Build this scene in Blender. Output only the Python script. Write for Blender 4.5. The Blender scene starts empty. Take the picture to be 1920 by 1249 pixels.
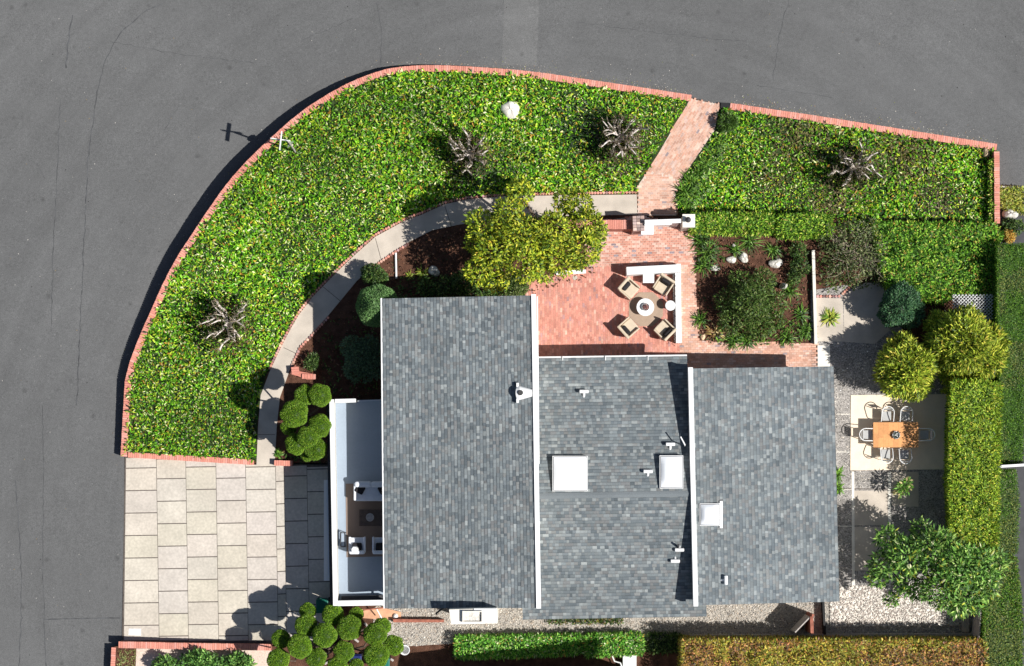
import bpy, math, random
import numpy as np
from mathutils import Vector, Matrix
rnd = random.Random(7)
rng = np.random.default_rng(11)
C = bpy.context.scene.collection
SC = bpy.context.scene
# ---------------------------------------------------------------- camera, light, exposure
PXM = 42.0; H = 88.0; NX, NY = 960.0, 898.0        # photo scale, flying height, point straight below the drone
NWY = (625 - NY) / PXM
cam = bpy.data.cameras.new('camera'); co = bpy.data.objects.new('camera', cam); C.objects.link(co)
co.location = (0, NWY, H); cam.sensor_width = 36; cam.lens = 36 * PXM * H / 1920
cam.shift_y = (NY - 625 + .5) / 1920
cam.clip_end = 800; cam.clip_start = 1
SC.camera = co
SC.render.resolution_x = 1024; SC.render.resolution_y = 666
SUN_EL = math.radians(50); SX, SY = .941, -.339
w = bpy.data.worlds.new('World'); SC.world = w; w.use_nodes = True
nt = w.node_tree; bg = nt.nodes['Background']
sky = nt.nodes.new('ShaderNodeTexSky'); sky.sky_type = 'NISHITA'; sky.sun_disc = False
sky.sun_elevation = SUN_EL; sky.sun_rotation = math.atan2(SX, SY)
nt.links.new(sky.outputs[0], bg.inputs[0]); bg.inputs[1].default_value = .05
sl = bpy.data.lights.new('sun', 'SUN'); sl.energy = 4.6; sl.angle = math.radians(.5); sl.color = (1, .972, .93)
so = bpy.data.objects.new('sun', sl); C.objects.link(so); so.location = (30, -12, 60)
d = Vector((-math.cos(SUN_EL) * SX, -math.cos(SUN_EL) * SY, -math.sin(SUN_EL)))
so.rotation_euler = d.to_track_quat('-Z', 'Y').to_euler()
SC.view_settings.view_transform = 'Standard'; SC.view_settings.look = 'None'
SC.view_settings.gamma = 1; SC.view_settings.exposure = .45

def W(X, Y, z=0.0):
    k = 1 - z / H
    return ((X - NX) / PXM * k, NWY + ((625 - Y) / PXM - NWY) * k, z)
def P2(pts): return [W(x, y)[:2] for x, y in pts]

# ---------------------------------------------------------------- materials
def mat(name, col=(.5, .5, .5), rough=.8, n1=0, a1=.3, n2=0, a2=.2, bump=0, bscale=40, vc=False, spec=.3, metal=0, trans=0, tint=None, stain=None):
    m = bpy.data.materials.new(name); m.use_nodes = True; t = m.node_tree; N = t.nodes; L = t.links
    p = N['Principled BSDF']; p.inputs['Roughness'].default_value = rough
    p.inputs['Specular IOR Level'].default_value = spec; p.inputs['Metallic'].default_value = metal
    geo = N.new('ShaderNodeNewGeometry')
    if vc:
        a = N.new('ShaderNodeAttribute'); a.attribute_name = 'Col'; cur = a.outputs['Color']
    else:
        r = N.new('ShaderNodeRGB'); r.outputs[0].default_value = (*col, 1); cur = r.outputs[0]
    for sc, am in ((n1, a1), (n2, a2)):
        if not sc: continue
        nz = N.new('ShaderNodeTexNoise'); nz.inputs['Scale'].default_value = sc; nz.inputs['Detail'].default_value = 6
        L.new(geo.outputs['Position'], nz.inputs['Vector'])
        mr = N.new('ShaderNodeMapRange'); mr.inputs[1].default_value = .3; mr.inputs[2].default_value = .7
        mr.inputs[3].default_value = 1 - am; mr.inputs[4].default_value = 1 + am
        L.new(nz.outputs[0], mr.inputs[0])
        mx = N.new('ShaderNodeVectorMath'); mx.operation = 'SCALE'
        L.new(cur, mx.inputs[0]); L.new(mr.outputs[0], mx.inputs['Scale']); cur = mx.outputs[0]
    if stain:
        col2, sc, lo, hi = stain
        nz = N.new('ShaderNodeTexNoise'); nz.inputs['Scale'].default_value = sc; nz.inputs['Detail'].default_value = 5
        L.new(geo.outputs['Position'], nz.inputs['Vector'])
        mr = N.new('ShaderNodeMapRange'); mr.inputs[1].default_value = lo; mr.inputs[2].default_value = hi
        L.new(nz.outputs[0], mr.inputs[0])
        mx = N.new('ShaderNodeMix'); mx.data_type = 'RGBA'
        L.new(mr.outputs[0], mx.inputs[0]); L.new(cur, mx.inputs[6]); mx.inputs[7].default_value = (*col2, 1); cur = mx.outputs[2]
    L.new(cur, p.inputs['Base Color'])
    if trans and vc:
        tr = N.new('ShaderNodeBsdfTranslucent'); L.new(cur, tr.inputs[0]); ms = N.new('ShaderNodeMixShader'); ms.inputs[0].default_value = trans
        L.new(p.outputs[0], ms.inputs[1]); L.new(tr.outputs[0], ms.inputs[2]); L.new(ms.outputs[0], N['Material Output'].inputs[0])
    if bump:
        nz = N.new('ShaderNodeTexNoise'); nz.inputs['Scale'].default_value = bscale; nz.inputs['Detail'].default_value = 4
        L.new(geo.outputs['Position'], nz.inputs['Vector'])
        b = N.new('ShaderNodeBump'); b.inputs['Strength'].default_value = bump; b.inputs['Distance'].default_value = .05
        L.new(nz.outputs[0], b.inputs['Height']); L.new(b.outputs[0], p.inputs['Normal'])
    return m
M = {}
M['leaf'] = mat('leaf', vc=True, rough=.5, spec=.3, trans=.25)
M['leaf_matt'] = mat('leaf_matt', vc=True, rough=.7, spec=.2, trans=.12)
M['shingle'] = mat('shingle', vc=True, rough=.9, spec=.15, n1=60, a1=.22, n2=.4, a2=.11, bump=.3, bscale=120)
M['brick'] = mat('brick', vc=True, rough=.9, spec=.15, n1=25, a1=.15, n2=1.2, a2=.12)
M['mortar'] = mat('mortar', (.62, .50, .42), .95, n1=20, a1=.2, spec=.1)
M['mortar_red'] = mat('mortar_red', (.5, .27, .2), .95, n1=20, a1=.2, spec=.1)
M['concrete'] = mat('concrete', (.50, .44, .37), .9, n1=1.5, a1=.14, n2=30, a2=.08, bump=.1, bscale=60, spec=.15)
M['slab'] = mat('slab', vc=True, rough=.9, spec=.15, n1=1.1, a1=.1, n2=9, a2=.12, stain=((.36, .31, .26), .55, .56, 1.1))
M['joint'] = mat('joint', (.12, .10, .085), .95, n1=8, a1=.3)
M['soil'] = mat('soil', (.105, .052, .034), .95, n1=3, a1=.4, n2=40, a2=.45, bump=1, bscale=18, spec=.1)
M['turf_soil'] = mat('turf_soil', (.035, .055, .018), .95, n1=5, a1=.5, n2=40, a2=.45, spec=.1)
M['white'] = mat('white', (.76, .76, .75), .5, n1=2, a1=.03)
M['cream'] = mat('cream', (.74, .70, .62), .85, n1=1.5, a1=.08, n2=15, a2=.06)
M['stucco'] = mat('stucco', (.62, .60, .55), .9, n1=2, a1=.05, bump=.3, bscale=60)
M['deck'] = mat('deck', (.32, .38, .45), .75, n1=1.2, a1=.05, n2=12, a2=.03)
M['darkgrey'] = mat('darkgrey', (.05, .05, .055), .6, n1=3, a1=.2)
M['black'] = mat('black', (.012, .012, .013), .6)
M['bark'] = mat('bark', (.11, .08, .06), .95, n1=12, a1=.4, bump=.6, bscale=25)
M['deadwood'] = mat('deadwood', (.66, .59, .54), .9, n1=9, a1=.25)
M['twig'] = mat('twig', (.40, .33, .25), .95, n1=9, a1=.3)
M['rock'] = mat('rock', (.62, .59, .53), .95, n1=5, a1=.25, n2=20, a2=.15, bump=.8, bscale=10)
M['sandrock'] = mat('sandrock', (.68, .50, .32), .95, n1=5, a1=.25, bump=.8, bscale=10)
M['fabric_white'] = mat('fabric_white', (.72, .74, .78), .95, n1=8, a1=.05)
M['fabric_dark'] = mat('fabric_dark', (.022, .02, .022), .95, n1=8, a1=.2)
M['beige'] = mat('beige', (.55, .46, .345), .9, n1=8, a1=.08)
M['rug_jute'] = mat('rug_jute', (.36, .27, .20), .95, n1=60, a1=.15, n2=4, a2=.06)
M['rug_brown'] = mat('rug_brown', (.25, .19, .155), .95, n1=60, a1=.15)
M['wood_dark'] = mat('wood_dark', (.10, .07, .055), .7, n1=6, a1=.2)
M['wood_orange'] = mat('wood_orange', vc=True, rough=.6, n1=14, a1=.1)
M['wood_grey'] = mat('wood_grey', (.42, .38, .35), .9, n1=10, a1=.2)
M['redwood'] = mat('redwood', (.33, .12, .08), .85, n1=8, a1=.3)
M['terracotta'] = mat('terracotta', (.60, .33, .2), .9, n1=3, a1=.2)
M['metal'] = mat('metal', (.6, .6, .6), .35, metal=.7)
M['green_bin'] = mat('green_bin', (.01, .12, .085), .5, n1=3, a1=.1)
M['blue_bin'] = mat('blue_bin', (.01, .02, .12), .5)
M['teal_bin'] = mat('teal_bin', (.01, .14, .11), .5)
M['glass'] = mat('glass', (.03, .04, .05), .08, spec=.8)
M['skydome'] = mat('skydome', (.82, .84, .86), .25, spec=.5)
M['gravel'] = mat('gravel', vc=True, rough=.95, spec=.1, n1=30, a1=.25)
M['gravel_base'] = mat('gravel_base', (.42, .38, .33), .95, n1=25, a1=.4, n2=70, a2=.4, bump=.8, bscale=45)
M['pebble_conc'] = mat('pebble_conc', (.30, .28, .26), .95, n1=22, a1=.7, n2=1.5, a2=.2, bump=.5, bscale=60)

# asphalt: mottled grey with faint wheel streaks that follow the bend
def asphalt(name, base):
    m = bpy.data.materials.new(name); m.use_nodes = True; t = m.node_tree; N = t.nodes; L = t.links
    p = N['Principled BSDF']; p.inputs['Roughness'].default_value = .9; p.inputs['Specular IOR Level'].default_value = .2
    g = N.new('ShaderNodeNewGeometry')
    sub = N.new('ShaderNodeVectorMath'); sub.operation = 'SUBTRACT'; L.new(g.outputs['Position'], sub.inputs[0]); sub.inputs[1].default_value = (3, -9, 0)
    fl = N.new('ShaderNodeVectorMath'); fl.operation = 'MULTIPLY'; L.new(sub.outputs[0], fl.inputs[0]); fl.inputs[1].default_value = (1, 1, 0)
    ln = N.new('ShaderNodeVectorMath'); ln.operation = 'LENGTH'; L.new(fl.outputs[0], ln.inputs[0])
    sx = N.new('ShaderNodeSeparateXYZ'); L.new(fl.outputs[0], sx.inputs[0])
    at = N.new('ShaderNodeMath'); at.operation = 'ARCTAN2'; L.new(sx.outputs[1], at.inputs[0]); L.new(sx.outputs[0], at.inputs[1])
    cb = N.new('ShaderNodeCombineXYZ'); L.new(ln.outputs['Value'], cb.inputs[0]); 
    am = N.new('ShaderNodeMath'); am.operation = 'MULTIPLY'; L.new(at.outputs[0], am.inputs[0]); am.inputs[1].default_value = 1.6; L.new(am.outputs[0], cb.inputs[1])
    def nz(vec, s, lo, hi, det=6):
        n = N.new('ShaderNodeTexNoise'); n.inputs['Scale'].default_value = s; n.inputs['Detail'].default_value = det; L.new(vec, n.inputs['Vector'])
        r = N.new('ShaderNodeMapRange'); r.inputs[1].default_value = .3; r.inputs[2].default_value = .7; r.inputs[3].default_value = lo; r.inputs[4].default_value = hi
        L.new(n.outputs[0], r.inputs[0]); return r.outputs[0]
    outs = [nz(cb.outputs[0], 1.3, .935, 1.065), nz(cb.outputs[0], 7, .98, 1.02, 2), nz(g.outputs['Position'], .12, .93, 1.07), nz(g.outputs['Position'], 1.1, .95, 1.05), nz(g.outputs['Position'], 30, .74, 1.26, 3), nz(g.outputs['Position'], 7, .93, 1.07, 3)]
    cur = outs[0]
    for o_ in outs[1:]:
        k = N.new('ShaderNodeMath'); k.operation = 'MULTIPLY'; L.new(cur, k.inputs[0]); L.new(o_, k.inputs[1]); cur = k.outputs[0]
    # light grit specks and dark oil spots
    v = N.new('ShaderNodeTexVoronoi'); v.inputs['Scale'].default_value = 1.7; L.new(g.outputs['Position'], v.inputs['Vector'])
    lt = N.new('ShaderNodeMath'); lt.operation = 'LESS_THAN'; L.new(v.outputs['Distance'], lt.inputs[0]); lt.inputs[1].default_value = .055
    v2 = N.new('ShaderNodeTexVoronoi'); v2.inputs['Scale'].default_value = .8; L.new(g.outputs['Position'], v2.inputs['Vector'])
    ds = N.new('ShaderNodeMapRange'); L.new(v2.outputs['Distance'], ds.inputs[0]); ds.inputs[1].default_value = .03; ds.inputs[2].default_value = .12; ds.inputs[3].default_value = .72; ds.inputs[4].default_value = 1
    k = N.new('ShaderNodeMath'); k.operation = 'MULTIPLY'; L.new(cur, k.inputs[0]); L.new(ds.outputs[0], k.inputs[1]); cur = k.outputs[0]
    k = N.new('ShaderNodeMath'); k.operation = 'MULTIPLY_ADD'; L.new(lt.outputs[0], k.inputs[0]); k.inputs[1].default_value = .35; L.new(cur, k.inputs[2]); cur = k.outputs[0]
    s = N.new('ShaderNodeVectorMath'); s.operation = 'SCALE'; s.inputs[0].default_value = base; L.new(cur, s.inputs['Scale'])
    L.new(s.outputs[0], p.inputs['Base Color']); return m
M['asphalt'] = asphalt('asphalt', (.116, .1165, .116))
M['asphalt_patch'] = asphalt('asphalt_patch', (.134, .134, .132))
M['crack'] = mat('crack', (.078, .080, .083), .95, n1=3, a1=.4)

# ---------------------------------------------------------------- mesh building
def tag(o, label=None, cat=None, group=None, kind=None):
    if label: o['label'] = label
    if cat: o['category'] = cat
    if group: o['group'] = group
    if kind: o['kind'] = kind
    return o
def E(name, label, cat, loc, group=None, rz=0):
    o = bpy.data.objects.new(name, None); C.objects.link(o); o.location = loc; o.rotation_euler = (0, 0, rz); o.empty_display_size = .2
    return tag(o, label, cat, group)
class MB:
    def __init__(s): s.v = []; s.f = []; s.c = []; s.q = []
    def face(s, pts, col=(.5, .5, .5)):
        n = len(s.v); s.v += [tuple(p) for p in pts]; s.f.append(tuple(range(n, n + len(pts)))); s.c.append(col)
    def prism(s, poly, z0, z1, col=(.5, .5, .5)):          # poly: xy list; z1 number or list per vertex
        n = len(s.v); k = len(poly)
        zt = z1 if isinstance(z1, (list, tuple)) else [z1] * k
        zb = z0 if isinstance(z0, (list, tuple)) else [z0] * k
        ar = sum(poly[i][0] * poly[(i + 1) % k][1] - poly[(i + 1) % k][0] * poly[i][1] for i in range(k))
        if ar < 0: poly = poly[::-1]; zt = zt[::-1]; zb = zb[::-1]
        s.v += [(p[0], p[1], z) for p, z in zip(poly, zb)] + [(p[0], p[1], z) for p, z in zip(poly, zt)]
        s.f.append(tuple(n + k + i for i in range(k))); s.f.append(tuple(n + i for i in reversed(range(k)))); s.c += [col, col]
        for i in range(k):
            j = (i + 1) % k; s.f.append((n + i, n + j, n + k + j, n + k + i)); s.c.append(col)
        return s
    def box(s, x0, y0, z0, x1, y1, z1, col=(.5, .5, .5)):
        return s.prism([(x0, y0), (x1, y0), (x1, y1), (x0, y1)], z0, z1, col)
    def rbox(s, cx, cy, cz, lx, ly, lz, r=.03, rz=0, tilt=0, col=(.5, .5, .5), seg=2):   # soft-edged box
        n0 = len(s.v); rings = []
        def ring(ix, z):
            pts = []
            for (sx, sy, a0) in ((1, 1, 0), (-1, 1, 90), (-1, -1, 180), (1, -1, 270)):
                for k in range(seg + 1):
                    a = math.radians(a0 + 90 * k / seg); rr = max(r - ix, .002)
                    pts.append((sx * (lx / 2 - r) + rr * math.cos(a), sy * (ly / 2 - r) + rr * math.sin(a), z))
            return pts
        for k in range(3): a = k / 2 * math.pi / 2; rings.append(ring(r * (1 - math.sin(a)), -lz / 2 + r * (1 - math.cos(a))))
        for k in range(3): a = k / 2 * math.pi / 2; rings.append(ring(r * (1 - math.cos(a)), lz / 2 - r + r * math.sin(a)))
        R = Matrix.Rotation(rz, 3, 'Z') @ Matrix.Rotation(tilt, 3, 'Y'); m = len(rings[0])
        for rg in rings:
            for p in rg: q = R @ Vector(p); s.v.append((q.x + cx, q.y + cy, q.z + cz))
        for a in range(len(rings) - 1):
            for i in range(m): j = (i + 1) % m; s.f.append((n0 + a * m + i, n0 + a * m + j, n0 + (a + 1) * m + j, n0 + (a + 1) * m + i)); s.c.append(col)
        s.f.append(tuple(n0 + i for i in reversed(range(m)))); s.f.append(tuple(n0 + (len(rings) - 1) * m + i for i in range(m))); s.c += [col, col]
        return s
    def tube(s, pts, rad, n=8, col=(.5, .5, .5), closed=False):
        pts = [Vector(p) for p in pts]; m = len(pts); n0 = len(s.v)
        if not isinstance(rad, (list, tuple)): rad = [rad] * m
        for i, p in enumerate(pts):
            if closed: t = pts[(i + 1) % m] - pts[i - 1]
            else: t = pts[min(i + 1, m - 1)] - pts[max(i - 1, 0)]
            t.normalize(); u = t.cross(Vector((0, 0, 1)))
            if u.length < .05: u = t.cross(Vector((0, 1, 0)))
            u.normalize(); w_ = t.cross(u)
            for k in range(n):
                a = 2 * math.pi * k / n; q = p + (u * math.cos(a) + w_ * math.sin(a)) * rad[i]; s.v.append(tuple(q))
        for i in range(m if closed else m - 1):
            j = (i + 1) % m
            for k in range(n):
                l = (k + 1) % n; s.f.append((n0 + i * n + k, n0 + j * n + k, n0 + j * n + l, n0 + i * n + l)); s.c.append(col)
        if not closed:
            s.f.append(tuple(n0 + k for k in range(n))); s.f.append(tuple(n0 + (m - 1) * n + k for k in reversed(range(n)))); s.c += [col, col]
        return s
    def lathe(s, cx, cy, prof, n=24, col=(.5, .5, .5)):     # prof [(r,z)]
        n0 = len(s.v)
        for r, z in prof:
            for k in range(n): a = 2 * math.pi * k / n; s.v.append((cx + r * math.cos(a), cy + r * math.sin(a), z))
        for i in range(len(prof) - 1):
            for k in range(n): l = (k + 1) % n; s.f.append((n0 + i * n + k, n0 + i * n + l, n0 + (i + 1) * n + l, n0 + (i + 1) * n + k)); s.c.append(col)
        s.f.append(tuple(n0 + k for k in reversed(range(n)))); s.f.append(tuple(n0 + (len(prof) - 1) * n + k for k in range(n))); s.c += [col, col]
        return s
    def quads(s, q, c):                                    # q (N,4,3) array, c (N,3)
        s.q.append((np.asarray(q, dtype=np.float32), np.asarray(c, dtype=np.float32)))
        return s
    def build(s, name, m, parent=None, local=False, smooth=False):
        v = np.array(s.v, dtype=np.float32).reshape(-1, 3)
        li = [np.array([i for f in s.f for i in f], dtype=np.int32)]; lt = [np.array([len(f) for f in s.f], dtype=np.int32)]
        fc = [np.array(s.c, dtype=np.float32).reshape(-1, 3)]
        vs = [v]; n = len(v)
        for q, c in s.q:
            k = len(q); vs.append(q.reshape(-1, 3)); li.append(np.arange(n, n + 4 * k, dtype=np.int32)); lt.append(np.full(k, 4, dtype=np.int32)); fc.append(c); n += 4 * k
        v = np.concatenate(vs); li = np.concatenate(li); lt = np.concatenate(lt); fc = np.concatenate(fc)
        if parent is not None:
            off = np.array(parent['_o'] if '_o' in parent else parent.location[:], dtype=np.float32) if not local else np.zeros(3, np.float32)
        else:
            off = np.array([0, 0, 0], np.float32) if local else np.array([(v[:, 0].min() + v[:, 0].max()) / 2, (v[:, 1].min() + v[:, 1].max()) / 2, v[:, 2].min()], np.float32)
        v = v - off
        me = bpy.data.meshes.new(name); me.vertices.add(len(v)); me.vertices.foreach_set('co', v.ravel())
        me.loops.add(len(li)); me.loops.foreach_set('vertex_index', li)
        ls = np.concatenate([[0], np.cumsum(lt)[:-1]]).astype(np.int32)
        me.polygons.add(len(lt)); me.polygons.foreach_set('loop_start', ls); me.polygons.foreach_set('loop_total', lt)
        me.polygons.foreach_set('use_smooth', np.full(len(lt), bool(smooth)))
        a = me.color_attributes.new('Col', 'FLOAT_COLOR', 'CORNER')
        cc = np.repeat(fc, lt, axis=0); cc = np.concatenate([cc, np.ones((len(cc), 1), np.float32)], axis=1)
        a.data.foreach_set('color', cc.astype(np.float32).ravel())
        me.update(calc_edges=True); me.validate()
        me.materials.append(M[m]); o = bpy.data.objects.new(name, me); C.objects.link(o)
        if parent is not None: o.parent = parent
        if parent is None or not local: pass
        if parent is None: o.location = tuple(float(x) for x in off)
        elif parent.type == 'MESH' and not local: pass
        return o
def sub(mb, name, m, part, thing):                          # sub-part: geometry is kept relative to the thing's origin
    o = mb.build(name, m, thing); o.parent = part; return o
def S(mb, name, m): return tag(mb.build(name, m), kind='structure')
def copy_tree(o, parent=None):
    c = o.copy(); C.objects.link(c); c.parent = parent
    for ch in o.children: copy_tree(ch, c)
    return c

def inpoly(px, py, poly):
    r = np.zeros(len(px), bool); k = len(poly)
    for i in range(k):
        x0, y0 = poly[i]; x1, y1 = poly[(i + 1) % k]
        if y0 == y1: continue
        c = ((y0 > py) != (y1 > py)) & (px < (x1 - x0) * (py - y0) / (y1 - y0) + x0); r ^= c
    return r
def vnoise(x, y, s, seed=0):                                # smooth value noise 0..1
    r = np.random.default_rng(seed).random((64, 64)); X = x * s + 1000; Y = y * s + 1000
    xi = np.floor(X).astype(int); yi = np.floor(Y).astype(int); fx = X - xi; fy = Y - yi; fx = fx * fx * (3 - 2 * fx); fy = fy * fy * (3 - 2 * fy)
    g = lambda a, b: r[a % 64, b % 64]
    return (g(xi, yi) * (1 - fx) + g(xi + 1, yi) * fx) * (1 - fy) + (g(xi, yi + 1) * (1 - fx) + g(xi + 1, yi + 1) * fx) * fy
def pick(pal, n, wts=None, var=.25):
    pal = np.array(pal, dtype=np.float32); wts = None if wts is None else (list(wts) + [1] * 9)[:len(pal)]; p = None if wts is None else np.array(wts) / sum(wts)
    c = pal[rng.choice(len(pal), n, p=p)]
    return np.clip(c * (1 + var * rng.standard_normal((n, 1))).clip(.5, 1.6), .004, .9)
def leafq(pos, dirv, nrm, ln, wd):                          # pointed leaves from base pos along dirv
    n = len(pos); dirv = dirv / np.linalg.norm(dirv, axis=1, keepdims=True); sd = np.cross(dirv, nrm); sd /= (np.linalg.norm(sd, axis=1, keepdims=True) + 1e-6)
    ln = np.broadcast_to(np.asarray(ln, dtype=float).reshape(-1, 1), (n, 1)); wd = np.broadcast_to(np.asarray(wd, dtype=float).reshape(-1, 1), (n, 1))
    m = pos + dirv * ln * .5
    return np.stack([pos, m - sd * wd * .5, pos + dirv * ln, m + sd * wd * .5], axis=1)
def unit(n):
    v = rng.standard_normal((n, 3)); return v / np.linalg.norm(v, axis=1, keepdims=True)

LAWN = [(.06, .19, .010), (.12, .36, .014), (.24, .54, .022), (.48, .60, .04), (.74, .78, .36), (.48, .27, .04), (.015, .05, .006)]
LAWN_W = [3, 4.4, 4.2, 3.2, 1.6, .9, 3.4]
def inset(poly, dpx):                                     # shrink a polygon by dpx
    k = len(poly); ar = sum(poly[i][0] * poly[(i + 1) % k][1] - poly[(i + 1) % k][0] * poly[i][1] for i in range(k)); s_ = 1 if ar > 0 else -1; out = []
    for i in range(k):
        a, b, c = poly[i - 1], poly[i], poly[(i + 1) % k]; n = [0, 0]
        for p, q in ((a, b), (b, c)):
            l = math.hypot(q[0] - p[0], q[1] - p[1]) or 1; n[0] -= (q[1] - p[1]) / l * s_; n[1] += (q[0] - p[0]) / l * s_
        l = max(.6, math.hypot(*n)); out.append((b[0] + n[0] / l * dpx, b[1] + n[1] / l * dpx))
    return out
def cover(mb, polypx, dens, ln=.165, wd=.055, hmax=.14, pal=LAWN, wts=LAWN_W, z0=.0, up=.55, patch=None, hfun=None):
    poly = P2(polypx); xs = [p[0] for p in poly]; ys = [p[1] for p in poly]
    n = int((max(xs) - min(xs)) * (max(ys) - min(ys)) * dens)
    x = rng.uniform(min(xs), max(xs), n); y = rng.uniform(min(ys), max(ys), n); k = inpoly(x, y, poly); x = x[k]; y = y[k]
    cl = vnoise(x, y, 4.5, 1) * .6 + vnoise(x, y, 1.3, 2) * .4
    k = rng.random(len(x)) < (.35 + cl); x = x[k]; y = y[k]; cl = cl[k]; n = len(x)
    z = z0 + rng.random(n) * hmax * (.4 + cl) + .015; szv = .75 + .6 * vnoise(x, y, .8, 9)
    dv = unit(n); dv[:, 2] = np.abs(dv[:, 2]) * up + .05
    nm = unit(n) * .45; nm[:, 2] += 1
    c = pick(pal, n, wts)
    c = c * (.74 + .5 * vnoise(x, y, .5, 31)).reshape(-1, 1)
    if patch:                                                # drier, browner patches
        for (X, Y, R, colr) in patch:
            q = W(X, Y); dd = np.hypot(x - q[0], y - q[1]) / (R / PXM); f = np.clip(1.15 - dd, 0, 1)
            s_ = (rng.random(n) < f * .65); c[s_] = np.array(colr) * rng.uniform(.4, 1.5, (s_.sum(), 1))
    mb.quads(leafq(np.stack([x, y, z], 1), dv, nm, ln * szv * rng.uniform(.55, 1.4, n), wd * szv * rng.uniform(.6, 1.4, n)), c)
    return mb
def blob_leaves(mb, lobes, per_area, ln, wd, pal, wts=None, shell=.55, out=.6, rand=.8, squash=1, zmin=-9, core=None, updir=0):
    for (cx, cy, cz, r) in lobes:
        n = int(4 * math.pi * r * r * per_area); u = unit(n); rr = r * (shell + (1 - shell) * rng.random(n) ** .5)
        rr *= 1 + (.16 if shell < .9 else .08) * np.sin(u[:, 0] * 5 + cx * 3) * np.sin(u[:, 1] * 5 + cy * 2)
        p = np.array([cx, cy, cz]) + u * rr[:, None] * np.array([1, 1, squash]); k = p[:, 2] > zmin; p = p[k]; u = u[k]; n = len(p)
        dv = u * out + unit(n) * rand; dv[:, 2] += updir; nm = u + unit(n) * .6; nm[:, 2] += .9
        mb.quads(leafq(p, dv, nm, ln * rng.uniform(.6, 1.35, n), wd * rng.uniform(.7, 1.3, n)), pick(pal, n, wts) * (.85 + .3 * rng.random()))
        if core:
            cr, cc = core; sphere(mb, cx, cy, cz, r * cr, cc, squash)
    return mb
def sphere(mb, cx, cy, cz, r, col, sq=1, n=10):
    n0 = len(mb.v)
    for i in range(n + 1):
        t = math.pi * i / n
        for k in range(2 * n): a = math.pi * k / n; mb.v.append((cx + r * math.sin(t) * math.cos(a), cy + r * math.sin(t) * math.sin(a), cz + r * sq * math.cos(t)))
    for i in range(n):
        for k in range(2 * n): l = (k + 1) % (2 * n); mb.f.append((n0 + i * 2 * n + k, n0 + (i + 1) * 2 * n + k, n0 + (i + 1) * 2 * n + l, n0 + i * 2 * n + l)); mb.c.append(col)

# ---------------------------------------------------------------- the road and the ground
RC = [(230,850,-.35),(236,700,-.45),(300,560,-.78),(420,360,-.95),(520,255,-.92),(640,170,-.68),(730,133,-.45),(870,126,-.22),(1000,130,-.13),(1320,185,-.06),(1870,270,-.06),(1900,340,-.04),(230,1000,-.36),(225,1210,-.42),(205,1260,-.42),(0,600,-.7),(0,0,-.8),(0,300,-.9),(400,0,-.75),(960,0,-.2),(1900,0,-.1),(0,1249,-.45),(600,900,-.5),(1400,700,-.5)]
RC = [(*W(a, b)[:2], c) for a, b, c in RC]
def roadz(x, y):
    x = np.asarray(x, float); y = np.asarray(y, float); sw = np.full(x.shape, 1e-9); sz = sw * -.4
    for a, b, c in RC:
        k = np.exp(-((x - a) ** 2 + (y - b) ** 2) / (2 * 3.2 ** 2)) + 1e-5; sw += k; sz += k * c
    return sz / sw
gx = np.concatenate([np.linspace(-160, -32, 17), np.arange(-30, 31, .75), np.linspace(32, 160, 17)])
gy = np.concatenate([np.linspace(-160, -24, 17), np.arange(-22, 23, .75), np.linspace(24, 160, 17)])
XX, YY = np.meshgrid(gx, gy); ZZ = roadz(XX, YY)
mb = MB(); G = np.stack([XX, YY, ZZ], 2)
mb.v = [tuple(p) for p in G.reshape(-1, 3)]; nxg = len(gx)
for j in range(len(gy) - 1):
    for i in range(nxg - 1): a = j * nxg + i; mb.f.append((a, a + 1, a + nxg + 1, a + nxg)); mb.c.append((.5,) * 3)
road = mb.build('road', 'asphalt', smooth=True); tag(road, kind='structure')
def strip(pts, wpx, dz=.006, m='crack', name='road_crack', jit=0):
    q = []
    for (a, b), (c, d2) in zip(pts[:-1], pts[1:]):
        k = max(2, int(math.hypot(c - a, d2 - b) / 8))
        for i in range(k): q.append((a + (c - a) * i / k, b + (d2 - b) * i / k))
    q.append(pts[-1]); mb = MB(); L = []; Rr = []
    for i, (a, b) in enumerate(q):
        p0 = q[max(0, i - 1)]; p1 = q[min(len(q) - 1, i + 1)]; dx, dy = p1[0] - p0[0], p1[1] - p0[1]; l = math.hypot(dx, dy) or 1
        j = rnd.uniform(-jit, jit); ww = wpx / 2 * rnd.uniform(.5, 1.4) if jit else wpx / 2
        a2, b2 = a - dy / l * j, b + dx / l * j
        for lst, s_ in ((L, 1), (Rr, -1)):
            x, y, _ = W(a2 - dy / l * ww * s_, b2 + dx / l * ww * s_); lst.append((x, y, float(roadz(x, y)) + dz))
    for i in range(len(q) - 1): mb.face([L[i], L[i + 1], Rr[i + 1], Rr[i]])
    return tag(mb.build(name, m), kind='structure')
strip([(268,12),(222,50),(190,105),(175,165),(165,235),(156,300),(152,420),(146,560),(140,760)], 1.6, jit=1.2)
strip([(128,20),(120,75),(116,120)], 2.2, jit=1.5)
strip([(105,180),(98,330),(92,480),(90,620)], 1.1, jit=1.5)
strip([(78,1163),(150,1161),(222,1160)], 1.8, jit=.4); strip([(78,1163),(80,1210),(83,1262)], 1.8, jit=.4)
strip([(25,900),(34,1040),(36,1160),(30,1260)], 1.5, jit=1.5); strip([(75,760),(78,900),(76,1050),(79,1161)], 1, jit=1)
strip([(268,12),(300,-2)], 1.2, jit=1); strip([(200,70),(330,95),(470,110)], .9, jit=2)
strip([(1480,0),(1462,60),(1450,150)], .8, jit=2); strip([(705,0),(715,60),(712,118)], 1, jit=1)
strip([(978,-6),(976,60),(973,121)], 66, m='asphalt_patch', name='road_patch', dz=.005)
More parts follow.
